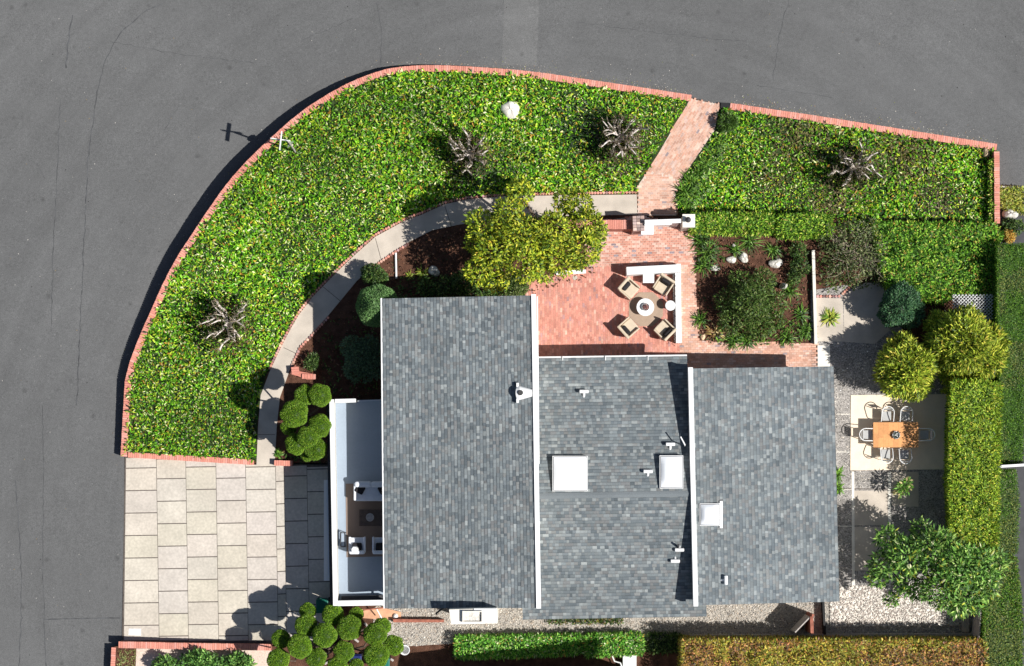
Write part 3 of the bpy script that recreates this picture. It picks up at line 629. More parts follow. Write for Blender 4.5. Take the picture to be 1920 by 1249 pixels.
o = MB().tube([W(1272,1027,2.75), W(1272,1022,3.2)], .05, 8).build('vent_pipe', 'darkgrey', house)
# hooded flue beside the upper roof's high edge
x, y, z = W(970, 737, 5.05)
o = MB().box(x - .04, y - .42, z - .25, x + .06, y + .42, z + .13).build('roof_hood', 'white', house)
sub(MB().tube([(x + .06, y, z + .0), (x + .1, y, z + .02), (x + .62, y, z + .02)], [.3, .3, .15], 18), 'hood_cone', 'white', o, house)
sub(MB().tube([(x + .12, y, z + .27), (x + .14, y, z + .33)], [.12, .11], 16), 'hood_opening', 'black', o, house)
# chimney
zc = 5.55; q = [W(842,1143,zc)[:2], W(932,1140,zc)[:2], W(933,1169,zc)[:2], W(846,1171,zc)[:2]]
ch = MB().prism(q, -.05, zc).build('chimney', 'cream', house)
cx = (q[0][0] + q[2][0]) / 2; cy = (q[0][1] + q[2][1]) / 2
sub(MB().box(cx + .02, q[2][1] + .1, zc + .003, q[1][0] - .01, q[1][1] - .02, zc + .05), 'cap_slab', 'white', ch, house)
c0 = (*W(886, 1156, zc)[:2],); mb = MB()
for (ax0, ay0, ax1, ay1) in ((-.42,-.24,.42,-.2),(-.42,.2,.42,.24),(-.42,-.2,-.38,.2),(.38,-.2,.42,.2)): mb.box(c0[0]+ax0, c0[1]+ay0, zc + .055, c0[0]+ax1, c0[1]+ay1, zc + .17)
sub(mb, 'flue_rim', 'cream', ch, house); sub(MB().box(c0[0]-.38, c0[1]-.2, zc+.053, c0[0]+.38, c0[1]+.2, zc+.06), 'flue_opening', 'rock', ch, house)
MB().tube([W(832,1139,4.4), W(818,1150,4.0), W(818,1152,2)], .04, 8).build('downpipe', 'darkgrey', house)
# entry stoop and service bits behind the garage
mb = MB(); mb.prism(P2([(672,1142),(722,1140),(752,1148),(752,1160),(722,1162),(672,1158)]), -.02, .1); S(mb, 'terracotta_stoop', 'terracotta')

# neighbour's house just past the bottom of the frame (its shadow falls on the hedge)
nb = E('neighbor_house', 'neighbouring house just beyond the bottom edge behind the low hedge', 'house', W(1050, 1340, 0))
mb = MB(); mb.prism([W(905,1312,2.9)[:2], W(1235,1284,2.9)[:2], W(1235,1420,2.9)[:2], W(870,1420,2.9)[:2]], 0, [4.1, 4.05, 5.0, 5.0]); mb.build('wall', 'stucco', nb)
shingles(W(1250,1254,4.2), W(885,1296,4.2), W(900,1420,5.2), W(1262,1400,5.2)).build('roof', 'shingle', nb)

# ---------------------------------------------------------------- trees and shrubs
def limb(mb, p, q, r0, r1, n=7, wob=.08):
    p, q = Vector(p), Vector(q); pts = []; m = 5; l = (q - p).length
    for i in range(m + 1):
        t = i / m; v = p.lerp(q, t)
        if 0 < i < m: v += Vector((rnd.uniform(-1, 1), rnd.uniform(-1, 1), rnd.uniform(-.5, .5))) * wob * l
        pts.append(v)
    mb.tube(pts, [r0 + (r1 - r0) * i / m for i in range(m + 1)], n)
def tree(name, label, base, lobes, zs, leafargs, trunk_r=.14, group=None, cat='tree', bark='bark'):
    """lobes: (X, Y, rpx, z)"""
    up_ = .7 if name == 'broad_leaved_tree' else 0
    e = E(name, label, cat, W(*base), group); L = [(*W(X, Y, z + up_), r / PXM) for X, Y, r, z in lobes]
    b = Vector(W(*base)); fork = b + Vector((0, 0, zs)); mb = MB(); limb(mb, b - Vector((0, 0, .1)), fork, trunk_r, trunk_r * .7)
    for l in L: limb(mb, fork - Vector((0, 0, rnd.random() * zs * .4)), l[:3], trunk_r * .55, trunk_r * .12)
    mb.build('trunk', bark, e); mb = MB(); blob_leaves(mb, L, **leafargs); mb.build('crown', 'leaf', e); return e
YG = [(.22,.32,.02),(.38,.46,.03),(.58,.60,.045),(.10,.18,.018),(.68,.62,.08),(.04,.08,.012),(.6,.4,.03)]
lob = [(905,425,30,3.6),(892,455,18,3.3),(925,470,33,3.9),(897,508,26,3.1),(930,520,24,3.0),(952,398,26,4.0),(975,440,34,4.4),(985,492,35,4.0),(1035,430,33,4.6),(1060,376,22,3.9),(975,360,24,3.4),(1085,385,26,4.0),(1100,425,32,4.1),(1090,465,36,4.2),(1050,480,34,4.0),(1020,512,16,3.2),(1115,440,20,3.5),(945,420,24,4.4),(1000,505,20,3.3),(1008,455,30,4.1),(1018,480,20,3.9)]
tree('yellow_green_tree', 'large spreading yellow-green tree between the path and the brick patio', (1020,445,0), lob, 1.7,
     dict(per_area=150, ln=.18, wd=.07, pal=YG, wts=[5,5,3.5,3,1.5,2.5,.25], shell=.55, out=.6, rand=.75, squash=.8), .2)
SPK = [(.26,.36,.03),(.42,.50,.05),(.62,.62,.08),(.12,.19,.015),(.62,.48,.08),(.03,.06,.01)]
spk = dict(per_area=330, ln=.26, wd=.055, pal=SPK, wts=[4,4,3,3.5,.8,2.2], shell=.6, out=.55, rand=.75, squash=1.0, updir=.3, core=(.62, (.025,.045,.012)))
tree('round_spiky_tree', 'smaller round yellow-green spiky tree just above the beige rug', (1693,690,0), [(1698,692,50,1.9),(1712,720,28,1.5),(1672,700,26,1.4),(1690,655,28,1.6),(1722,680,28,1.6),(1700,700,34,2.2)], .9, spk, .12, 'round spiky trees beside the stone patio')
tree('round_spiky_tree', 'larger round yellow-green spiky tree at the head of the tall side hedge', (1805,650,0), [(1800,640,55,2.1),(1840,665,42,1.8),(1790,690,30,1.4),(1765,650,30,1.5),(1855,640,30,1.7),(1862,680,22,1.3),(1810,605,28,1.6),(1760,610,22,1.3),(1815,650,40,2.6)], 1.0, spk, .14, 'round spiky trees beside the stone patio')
LOQ = [(.09,.21,.035),(.18,.36,.06),(.34,.50,.12),(.035,.085,.02),(.62,.64,.34),(.46,.48,.06)]
tree('broad_leaved_tree', 'big-leaved green tree in the bottom right corner above the white gravel', (1765,1070,0),
     [(1665,1010,22,2.4),(1660,1060,26,2.3),(1645,1085,16,2.0),(1700,1040,34,2.8),(1727,995,18,2.2),(1745,1030,34,3.0),(1790,1060,42,3.2),(1765,1100,38,2.9),(1830,1060,36,2.9),(1865,1055,24,2.5),(1810,1115,34,2.7),(1840,1100,28,2.6),(1700,1095,20,2.1),(1720,1110,14,1.9),(1670,1125,12,1.7),(1800,1140,18,2.2),(1770,1015,20,2.4),(1850,1085,24,2.4)], 1.2,
     dict(per_area=105, ln=.25, wd=.075, pal=LOQ, wts=[5,5,2.6,3.5,.6,.8], shell=.4, out=.55, rand=.75, squash=.7), .15)
# scattered fruit-red leaves in it are left to the palette; shrubs follow
def shrub(name, label, lobes, leafargs, cat='shrub', group=None, base=None, mt='leaf', stem=True):
    b = base or (lobes[0][0], lobes[0][1]); e = E(name, label, cat, W(*b, 0), group); L = [(*W(X, Y, z), r / PXM) for X, Y, r, z in lobes]
    if stem:
        mb = MB(); 
        for l in L[:6]: limb(mb, W(*b, -.05), l[:3], .05, .012, 6)
        mb.build('stem', 'bark', e)
    mb = MB(); blob_leaves(mb, L, **leafargs); mb.build('foliage', mt, e); return e
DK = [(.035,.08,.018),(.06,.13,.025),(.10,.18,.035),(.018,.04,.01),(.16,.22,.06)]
OL = [(.06,.12,.02),(.10,.17,.03),(.15,.2,.05),(.03,.06,.012),(.2,.22,.08)]
shrub('round_shrub', 'large round dark green shrub filling the garden bed right of the brick patio', [(1408,568,44,1.0),(1372,600,26,.8),(1362,565,22,.7),(1430,528,26,.9),(1452,570,24,.8),(1422,612,26,.7),(1388,530,22,.8),(1405,562,30,1.6),(1455,602,16,.6)],
      dict(per_area=190, ln=.14, wd=.05, pal=OL, wts=[4,4,2,3,.8], shell=.35, out=.7, rand=.8))
GB = [(.04,.11,.05),(.07,.17,.07),(.12,.24,.10),(.02,.05,.03)]
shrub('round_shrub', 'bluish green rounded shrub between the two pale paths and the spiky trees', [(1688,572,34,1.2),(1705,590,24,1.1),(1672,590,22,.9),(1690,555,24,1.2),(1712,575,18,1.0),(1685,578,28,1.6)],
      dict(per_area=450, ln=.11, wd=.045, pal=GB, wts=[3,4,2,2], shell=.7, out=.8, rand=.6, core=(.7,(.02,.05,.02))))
e = shrub('sprawling_shrub', 'thin sprawling grey-green shrub with bare twigs beside the ivy bank', [(1560,450,26,.9),(1600,440,32,1.0),(1635,460,28,.9),(1575,490,28,.7),(1610,495,30,.9),(1645,500,22,.6),(1560,515,18,.4),(1600,525,16,.4),(1630,425,18,.8),(1660,520,20,.5)],
      dict(per_area=70, ln=.15, wd=.045, pal=[(.14,.18,.06),(.09,.13,.04),(.22,.24,.1),(.05,.07,.03),(.3,.26,.16)], wts=[4,4,2,3,1], shell=.3, out=.6, rand=.9))
mb = MB()
for k in range(60):
    a = W(1605 + rnd.uniform(-25, 25), 480 + rnd.uniform(-20, 20), .2); b = W(1605 + rnd.uniform(-60, 60), 475 + rnd.uniform(-60, 55), rnd.uniform(.6, 1.4)); limb(mb, a, b, .02, .005, 4, .06)
mb.build('twigs', 'twig', e)
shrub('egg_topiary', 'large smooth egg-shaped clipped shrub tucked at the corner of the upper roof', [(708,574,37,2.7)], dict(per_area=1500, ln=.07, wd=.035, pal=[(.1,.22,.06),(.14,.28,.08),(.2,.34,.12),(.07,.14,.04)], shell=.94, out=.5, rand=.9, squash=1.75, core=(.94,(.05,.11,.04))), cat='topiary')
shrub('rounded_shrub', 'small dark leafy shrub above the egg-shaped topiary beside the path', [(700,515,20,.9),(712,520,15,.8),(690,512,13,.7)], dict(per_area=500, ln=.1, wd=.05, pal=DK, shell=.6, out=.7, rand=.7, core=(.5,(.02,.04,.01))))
shrub('rounded_shrub', 'loose grey-green shrub in shade left of the upper roof', [(678,672,30,1.0),(660,650,20,.9),(695,690,24,.8),(665,695,20,.7),(695,650,20,.9)], dict(per_area=280, ln=.13, wd=.05, pal=[(.09,.16,.09),(.13,.22,.12),(.06,.1,.06)], shell=.4, out=.7, rand=.8))
shrub('rounded_shrub', 'small green tuft of shrub beside the brick step on the path', [(583,682,12,.4),(588,672,9,.4)], dict(per_area=500, ln=.12, wd=.04, pal=DK[:3]+[(.2,.28,.1)], shell=.3, out=.8, rand=.6, updir=.3))
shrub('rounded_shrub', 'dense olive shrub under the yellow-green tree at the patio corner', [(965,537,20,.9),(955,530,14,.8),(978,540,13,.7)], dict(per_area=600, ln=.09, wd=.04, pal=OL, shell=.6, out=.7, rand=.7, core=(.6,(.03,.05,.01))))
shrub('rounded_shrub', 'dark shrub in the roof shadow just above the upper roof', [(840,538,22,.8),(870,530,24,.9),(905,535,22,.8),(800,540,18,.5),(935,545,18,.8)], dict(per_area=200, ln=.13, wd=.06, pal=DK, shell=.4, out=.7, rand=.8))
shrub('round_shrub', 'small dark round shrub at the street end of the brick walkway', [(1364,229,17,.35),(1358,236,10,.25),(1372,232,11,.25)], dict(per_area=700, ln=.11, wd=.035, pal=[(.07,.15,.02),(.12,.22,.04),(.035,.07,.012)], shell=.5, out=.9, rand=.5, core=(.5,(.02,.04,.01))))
shrub('rounded_shrub', 'dark green shrub beside the wooden divider right of the middle garden bed', [(1497,470,16,.5),(1500,500,18,.5),(1490,520,12,.3)], dict(per_area=330, ln=.12, wd=.05, pal=DK, shell=.4, out=.7, rand=.8))
# strappy plants
def clump(name, label, X, Y, r, pal, n=60, h=.45, group=None, cat='plant', wd=.035):
    x, y, _ = W(X, Y); R = r / PXM; mb = MB(); u = unit(n); u[:, 2] = np.abs(u[:, 2]) * .9 + .15; u /= np.linalg.norm(u, axis=1, keepdims=True)
    p = np.array([x, y, .03]) + rng.uniform(-.12, .12, (n, 3)) * np.array([R * 2, R * 2, 0]); nm = unit(n) * .2; nm[:, 2] += 1
    ln = R * rng.uniform(.5, .75, n); m = p + u * ln[:, None]; sd = np.cross(u, nm); sd /= np.linalg.norm(sd, axis=1, keepdims=True) + 1e-6; w2 = wd * rng.uniform(.7, 1.3, (n, 1)) / 2
    tip = m + (u * np.array([1, 1, .1]) - np.array([0, 0, .25])) * ln[:, None]; c = pick(pal, n)
    mb.quads(np.stack([p - sd * w2 * .6, m - sd * w2, m + sd * w2, p + sd * w2 * .6], 1), c); mb.quads(np.stack([m - sd * w2, tip - sd * .004, tip + sd * .004, m + sd * w2], 1), c)
    return tag(mb.build(name, 'leaf'), label, cat, group)
AG = [(.07,.17,.02),(.12,.26,.03),(.2,.36,.05),(.035,.08,.012)]
g = 'strappy plants along the walkway'
for X, Y, r, lb in ((1350,272,15,'strappy green plant closest to the street beside the walkway'),(1340,292,16,'strappy green plant second from the street beside the walkway'),(1326,312,17,'strappy green plant third from the street along the walkway'),(1310,325,17,'strappy green plant in the middle of the walkway row'),(1296,342,19,'strappy green plant at the bend of the walkway'),(1284,362,19,'strappy green plant overhanging the bend of the walkway'),(1298,370,19,'strappy green plant behind the one overhanging the walkway bend'),(1318,352,17,'strappy green plant inside the bed behind the walkway bend'),(1290,384,16,'strappy green plant nearest the gate')):
    clump('strappy_plant', lb, X, Y, r * 1.15, AG, 75, group=g)
g = 'leafy plants of the middle garden bed'
for X, Y, r, lb in ((1313,450,20,'dark strappy plant at the top left corner of the middle garden bed'),(1325,475,20,'dark strappy plant beside the patio bricks in the middle garden bed'),(1318,498,16,'dark strappy plant below its neighbours beside the patio bricks'),(1405,452,17,'bright strappy plant between bare soil patches below the hedge'),(1450,470,14,'small grassy plant above the white boulder'),(1378,470,13,'small grassy plant left of the pale rocks'),(1312,600,13,'small bright plant at the lower left edge of the round shrub'),(1480,545,16,'green plant right of the round shrub'),(1375,640,15,'green plant at the bottom left edge of the middle bed'),(1400,640,15,'green plant at the bottom edge of the middle bed'),(1500,590,14,'white-flowered plant next to the wooden divider'),(1510,620,15,'leafy plant in the bottom right corner of the middle bed'),(1475,635,14,'leafy plant right of centre along the bottom edge of the middle bed')):
    clump('leafy_plant', lb, X, Y, r * 1.2, AG[:3] + [(.035,.08,.012), (.035,.08,.012)], 60, group=g)
clump('agave', 'striped yellow and brown rosette plant at the lower left corner of the middle bed', 1340, 625, 18, [(.5,.36,.12),(.25,.12,.05),(.05,.05,.02),(.6,.45,.2)], 34, wd=.06)
clump('yellow_plant', 'small yellow-green plant standing on the pale slab', 1556, 597, 17, [(.3,.38,.04),(.15,.28,.03),(.42,.44,.08)], 44, wd=.07)
clump('leafy_plant', 'small bright plant beside the brick stub next to the driveway', 522, 852, 11, AG[:3], 34, wd=.05)
clump('yellow_plant', 'low yellow-green plant between the rock and the pipe divider', 791, 513, 13, [(.4,.4,.06),(.2,.3,.04)], 34, wd=.05)
clump('yellow_plant', 'little yellow-green plant right of the pipe divider above the roof', 768, 517, 10, [(.35,.36,.06),(.2,.3,.04)], 24, wd=.04)
for X, Y, lb in ((1570,890,'small green plant at the right roof edge, upper one'),(1571,915,'small green plant at the right roof edge, lower one')): clump('leafy_plant', lb, X, Y, 13, AG[:3], 40, wd=.06)
shrub('low_shrub', 'low ragged ground shrub along the lower eave of the middle roof', [(1035 + i * 14, 1163 + (i % 2), 7, .2) for i in range(10)], dict(per_area=300, ln=.1, wd=.05, pal=DK + [(.3,.2,.05)], shell=.3, out=.7, rand=.8), stem=False)
# potted plant on the dark patio
e = E('potted_plant', 'bright green plant in a dark pot in the shade below the rug', 'potted plant', W(1693, 915)); x, y, _ = W(1693, 915)
MB().lathe(x, y, [(.12,.03),(.17,.4),(.19,.42),(.19,.46),(.15,.46),(.14,.4)], 16).build('pot', 'darkgrey', e)
mb = MB(); blob_leaves(mb, [(*W(1695, 913, 1.1), .28), (*W(1700, 905, 1.25), .18), (*W(1688, 920, 1.0), .2)], per_area=110, ln=.2, wd=.075, pal=[(.15,.34,.04),(.24,.44,.08),(.08,.2,.03),(.5,.42,.2)], shell=.2, out=.9, rand=.5); 
mb.build('foliage', 'leaf', e); mb = MB(); limb(mb, (x, y, .4), W(1695, 913, 1.15), .02, .012); mb.build('stem', 'bark', e)
# pruned white-limbed trees on the front beds
def dead(X, Y, R, h, seed, label, lean):
    r = random.Random(seed); b = Vector(W(X + lean[0], Y + lean[1], 0)); e = E('pruned_tree', label, 'tree', b, 'bare pruned trees standing in the ground cover'); mb = MB(); tw = MB(); ends = []
    mb.tube([b - Vector((0, 0, .1)), b + Vector((0, 0, .3)), b + Vector((.03, 0, .5))], [.13, .11, .1], 8)
    nl = r.randint(7, 12)
    for k in range(nl):
        a = k / nl * 6.283 + r.uniform(-.3, .3); rr = R / PXM * r.uniform(.35, .95); p = b + Vector((0, 0, .35)); pts = [p]; rad = [.07]
        for j in range(1, 5):
            t = j / 4; aa = a + r.uniform(-.24, .24); pts.append(b + Vector((math.cos(aa) * rr * t, math.sin(aa) * rr * t, .4 + (h * r.uniform(.5, .9) - .4) * t))); rad.append(.068 - .009 * j)
        mb.tube(pts, rad, 7); ends += pts[2:]
        for q in range(3):
            o = pts[r.randrange(2, 5)]; v = Vector((math.cos(a + r.uniform(-.9, .9)), math.sin(a + r.uniform(-.9, .9)), r.uniform(.1, .6))) * R / PXM * .36; mb.tube([o, o + v * .5 + Vector((0, 0, .04)), o + v], [.035, .03, .022], 6); ends.append(o + v)
    mb.build('limbs', 'deadwood', e)
    for o in ends:
        for q in range(5):
            v = Vector((r.uniform(-.12, .12), r.uniform(-.12, .12), r.uniform(.3, .8))) * 1.0; tw.tube([o, o + v * .5, o + v + Vector((r.uniform(-.06, .06), r.uniform(-.06, .06), 0))], [.015, .012, .006], 3)
    tw.build('twigs', 'twig', e)
    lf = MB(); n = 420; base = np.array([ends[i][:] for i in rng.integers(0, len(ends), n)]); p = base + rng.standard_normal((n, 3)) * np.array([.12, .12, .22]) + np.array([0, 0, .25])
    dv = unit(n) * .5; dv[:, 2] += .9; lf.quads(leafq(p, dv, unit(n), .11, .05), pick([(.1,.17,.03),(.2,.2,.06),(.24,.14,.09),(.07,.12,.03)], n))
    n = 1300; base = np.array([ends[i][:] for i in rng.integers(0, len(ends), n)]); p = base + rng.standard_normal((n, 3)) * np.array([.13, .13, .22]) + np.array([0, 0, -.55])   # added upright blades, turned sunward to block light and thicken the cast shadow
    dv = unit(n) * .12; dv[:, 2] += 1; nm = unit(n) * .5 + np.array([SX, SY, 0]); lf.quads(leafq(p, dv, nm, .2, .07), pick([(.12,.2,.04),(.2,.22,.08),(.2,.14,.09)], n)); lf.build('leaves', 'leaf', e)
dead(428, 610, 44, 2.0, 3, 'bare pruned tree with white limbs on the left of the curved bed', (4, -2))
dead(880, 292, 40, 1.7, 8, 'bare pruned tree with few white limbs above the yellow-green tree', (0, 0))
dead(1162, 262, 44, 1.9, 5, 'bare pruned tree with thick white limbs left of the brick walkway', (0, 0))
dead(1597, 318, 42, 1.8, 13, 'bare pruned tree with white limbs in the bed right of the walkway', (0, 0))

# cloud-pruned trees
BALLP = [(.12,.25,.014),(.17,.32,.02),(.24,.40,.03),(.06,.13,.012),(.34,.42,.05)]
def cloud(label, balls, base, grp, up=1.4):
    balls = [(X, Y, r, z * up + .1) for X, Y, r, z in balls]
    e = E('cloud_pruned_tree', label, 'tree', W(*base), grp); b = Vector(W(*base)); mb = MB(); c0 = b + Vector((0, 0, .5)); limb(mb, b - Vector((0, 0, .1)), c0, .12, .09)
    for X, Y, r, z in balls: limb(mb, c0 - Vector((0, 0, rnd.random() * .3)), W(X, Y, z - .1), .055, .03, 7, .1)
    mb.build('trunk', 'bark', e)
    for X, Y, r, z in balls:
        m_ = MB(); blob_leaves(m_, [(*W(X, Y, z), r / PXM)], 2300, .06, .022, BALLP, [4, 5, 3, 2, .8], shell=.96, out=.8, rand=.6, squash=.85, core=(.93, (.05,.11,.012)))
        m_.build('foliage_ball', 'leaf', e)
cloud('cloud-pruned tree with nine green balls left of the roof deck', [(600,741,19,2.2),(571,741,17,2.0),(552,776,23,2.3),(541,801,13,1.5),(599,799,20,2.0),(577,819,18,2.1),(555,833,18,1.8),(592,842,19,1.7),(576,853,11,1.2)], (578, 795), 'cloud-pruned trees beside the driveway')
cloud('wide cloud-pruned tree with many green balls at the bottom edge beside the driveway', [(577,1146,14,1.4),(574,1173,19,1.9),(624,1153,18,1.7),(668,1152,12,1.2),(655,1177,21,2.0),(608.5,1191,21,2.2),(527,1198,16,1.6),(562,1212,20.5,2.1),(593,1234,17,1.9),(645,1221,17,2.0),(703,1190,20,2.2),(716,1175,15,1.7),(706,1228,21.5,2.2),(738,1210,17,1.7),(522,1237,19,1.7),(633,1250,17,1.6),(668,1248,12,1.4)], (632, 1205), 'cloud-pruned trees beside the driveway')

# hedges: clipped blocks of leaves round a dense core
def hedge(name, label, poly, z1, pal, wts=None, dens=420, ln=.12, wd=.045, z0=0, rough=.12, up=.7, group=None, cat='hedge', core=None, mt='leaf', taper=0, pal2=None):
    q = [W(x, y, z1)[:2] for x, y in poly]; mb = MB(); cxx = sum(p[0] for p in q) / len(q); cyy = sum(p[1] for p in q) / len(q)
    ins = [(p[0] + (cxx - p[0]) / max(.5, math.hypot(cxx - p[0], cyy - p[1])) * .12, p[1] + (cyy - p[1]) / max(.5, math.hypot(cxx - p[0], cyy - p[1])) * .12) for p in q]
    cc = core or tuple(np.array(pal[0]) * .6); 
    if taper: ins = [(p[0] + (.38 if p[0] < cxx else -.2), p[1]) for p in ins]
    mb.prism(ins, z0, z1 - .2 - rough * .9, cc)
    xs = [p[0] for p in q]; ys = [p[1] for p in q]; n = int((max(xs) - min(xs)) * (max(ys) - min(ys)) * dens); x = rng.uniform(min(xs), max(xs), n); y = rng.uniform(min(ys), max(ys), n); k = inpoly(x, y, q); x, y = x[k], y[k]; n = len(x)
    hz = (vnoise(x, y, 2.5, 5) - .5) * rough * 1.6 - .16 * (rng.random(n) < .45) * rng.random(n); p = np.stack([x, y, z1 - .1 + hz + rng.uniform(-.08, .06, n)], 1)
    dv = unit(n); dv[:, 2] = np.abs(dv[:, 2]) * up + .1; nm = unit(n) * .6; nm[:, 2] += 1; c_ = pick(pal, n, wts)
    if pal2: f = (vnoise(x, y, .9, 21) * .7 + vnoise(x, y, 3, 22) * .3) > .45 + .15 * rng.random(n); c_[f] = pick(pal2, int(f.sum()))
    mb.quads(leafq(p, dv, nm, ln * rng.uniform(.6, 1.4, n), wd * rng.uniform(.7, 1.3, n)), c_)
    for i in range(len(q)):
        a, b = np.array(q[i]), np.array(q[(i + 1) % len(q)]); l = np.linalg.norm(b - a); n = int(l * (z1 - z0) * dens * .8)
        if n < 1: continue
        t = rng.random((n, 1)); pp = a + (b - a) * t; zz = rng.uniform(z0, z1, (n, 1)); nn = np.array([(b - a)[1], -(b - a)[0]]) / l
        if np.dot(nn, (a + b) / 2 - np.array([cxx, cyy])) < 0: nn = -nn
        p = np.concatenate([pp + nn * (rng.uniform(-.1, .04, (n, 1)) - taper * (z1 - zz) / (z1 - z0)), zz], 1); dv = unit(n) * .8 + np.array([*nn, .3]); nm = unit(n) * .6 + np.array([*nn, .3])
        mb.quads(leafq(p, dv, nm, ln * rng.uniform(.6, 1.4, n), wd), pick(pal, n, wts))
    return tag(mb.build(name, mt), label, cat, group)
HB = [(.23,.38,.03),(.33,.48,.04),(.50,.58,.06),(.11,.21,.02),(.55,.44,.07),(.04,.09,.01)]
hedge('hedge', 'tall bright yellow-green clipped hedge on the right of the stone patio', [(1788,714),(1845,712),(1878,722),(1876,800),(1873,900),(1872,1000),(1868,1048),(1788,1040),(1782,900),(1784,800)], 2.8, HB, [4,4,3,3,.9,1.8], 480, .14, .048, rough=.22, taper=.42)
HD = [(.07,.18,.012),(.10,.23,.018),(.17,.30,.03),(.035,.09,.01)]
hedge('hedge', 'smooth dark green hedge at the right edge below the orange shrub', [(1872,458),(1925,458),(1925,700),(1918,868),(1880,868),(1876,700),(1872,600)], 1.9, HD, None, 900, .07, .03, rough=.1, pal2=[(.2,.26,.05),(.28,.3,.07),(.13,.17,.06),(.07,.1,.04)])
hedge('hedge', 'short dull green hedge piece below the white rail on the right', [(1876,885),(1906,882),(1911,940),(1908,1036),(1872,1044)], 2.2, HD + [(.2,.22,.1)], None, 800, .08, .03, rough=.15, pal2=[(.2,.26,.05),(.28,.3,.07),(.13,.17,.06),(.07,.1,.04)])
hedge('hedge', 'green hedge running off the bottom right corner', [(1870,1045),(1906,1046),(1914,1110),(1918,1180),(1916,1275),(1850,1275),(1846,1200),(1848,1110)], 2.0, HD + [(.22,.26,.05)], None, 800, .09, .035, rough=.15, pal2=[(.2,.26,.05),(.28,.3,.07),(.13,.17,.06),(.07,.1,.04)])
HO = [(.42,.36,.05),(.56,.44,.07),(.30,.36,.05),(.50,.22,.06),(.14,.18,.03),(.25,.13,.09),(.66,.58,.2)]
hedge('hedge', 'yellow and orange leaved hedge along the bottom edge of the garden', [(1283,1202),(1845,1203),(1850,1225),(1850,1290),(1283,1290)], 2.2, HO, [5,4,4,2,2.5,1.3,1.2], 360, .15, .055, rough=.3, pal2=[(.4,.2,.07),(.24,.14,.08),(.5,.34,.07),(.12,.09,.06),(.55,.25,.1)])
HG = [(.10,.32,.03),(.18,.46,.05),(.34,.58,.10),(.03,.1,.02),(.7,.72,.42),(.55,.36,.08)]
hedge('low_hedge', 'bright green low hedge below the gravel strip, longer piece on the left', [(855,1196),(1088,1192),(1088,1226),(1000,1230),(940,1233),(855,1234)], .8, HG, [4,5,3,3,1,.7], 450, .14, .05, group='low hedge pieces below the house')
hedge('low_hedge', 'bright green low hedge below the gravel strip, shorter piece on the right', [(1099,1192),(1203,1190),(1205,1226),(1099,1230)], .8, HG, [4,5,3,3,1,.7], 450, .14, .05, group='low hedge pieces below the house')
hedge('low_hedge', 'dark shaded low hedge between the green and the orange hedges', [(1214,1188),(1280,1190),(1280,1222),(1214,1224)], .35, DK, None, 400, .12, .05)  # dark leaf palette puts shade into the colour, beyond what the orange hedge casts
HV = [(.17,.36,.025),(.28,.50,.04),(.48,.58,.07),(.07,.17,.02),(.66,.56,.16),(.02,.06,.01)]
hedge('low_hedge', 'bright low clipped hedge just right of the white gate', [(1295,402),(1380,400),(1449,402),(1450,433),(1375,434),(1296,430)], 1.25, HV, [4,4,3,3,.7,2], 420, .14, .05, group='clipped hedges above the middle garden bed')
hedge('low_hedge', 'bright clipped hedge above the upper right of the middle garden bed', [(1461,405),(1515,401),(1560,405),(1562,436),(1500,442),(1461,438)], 1.2, HV, [4,4,3,3,.7,2], 420, .14, .05, group='clipped hedges above the middle garden bed')
hedge('ivy_bank', 'raised bank of ivy with a straight upper edge on the right of the garden', [(1640,417),(1868,420),(1880,440),(1862,470),(1862,552),(1800,546),(1768,566),(1720,556),(1665,535),(1650,470)], 1.0, [(.09,.24,.02),(.16,.38,.03),(.28,.50,.05),(.5,.54,.08),(.03,.09,.01),(.40,.26,.06)], [4,5,4,2,3,.9], 360, .15, .06, rough=.35, cat='ivy')
hedge('ivy_bank', 'narrow strip of ivy climbing the short right-hand brick wall', [(1858,300),(1865,300),(1867,412),(1858,412)], .6, HV, None, 500, .1, .05, cat='ivy')
# strip of leaves joining hedge and sprawling shrub
mb = MB(); cover(mb, [(1562,404),(1645,412),(1650,445),(1562,440)], 260, hmax=.4); cover(mb, [(1310,436),(1370,470),(1340,520),(1312,500)], 90, hmax=.2, pal=DK); cover(mb, [(1340,610),(1515,600),(1518,644),(1345,646)], 110, hmax=.2, pal=AG); cover(mb, [(1530,440),(1640,450),(1650,540),(1540,548)], 110, hmax=.25, pal=OL)
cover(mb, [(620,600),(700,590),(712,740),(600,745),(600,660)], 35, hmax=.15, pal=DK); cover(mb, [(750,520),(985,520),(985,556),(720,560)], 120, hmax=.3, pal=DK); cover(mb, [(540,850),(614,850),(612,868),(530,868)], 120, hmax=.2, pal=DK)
tag(mb.build('ground_cover', 'leaf'), 'loose low leaves scattered over the garden beds round the house', 'ground cover', kind='stuff')
# right edge beyond the short wall
hedge('yellow_shrub', 'yellow-leaved low shrub beyond the short brick wall at the right edge', [(1877,352),(1925,354),(1925,398),(1885,392),(1877,380)], .4, [(.45,.45,.06),(.3,.38,.05),(.15,.25,.04),(.55,.5,.15)], None, 350, .14, .05, cat='shrub')
shrub('orange_shrub', 'little orange shrub above the smooth dark hedge at the right', [(1893,440,10,.4),(1893,448,8,.3)], dict(per_area=900, ln=.09, wd=.04, pal=[(.6,.35,.06),(.5,.26,.05),(.55,.45,.12)], shell=.4, out=.7, rand=.7), stem=False)
shrub('round_shrub', 'rounded green shrub behind the grey rock at the right edge', [(1905,425,14,.4),(1890,420,10,.3)], dict(per_area=400, ln=.12, wd=.05, pal=DK, shell=.4, out=.7, rand=.7), stem=False)
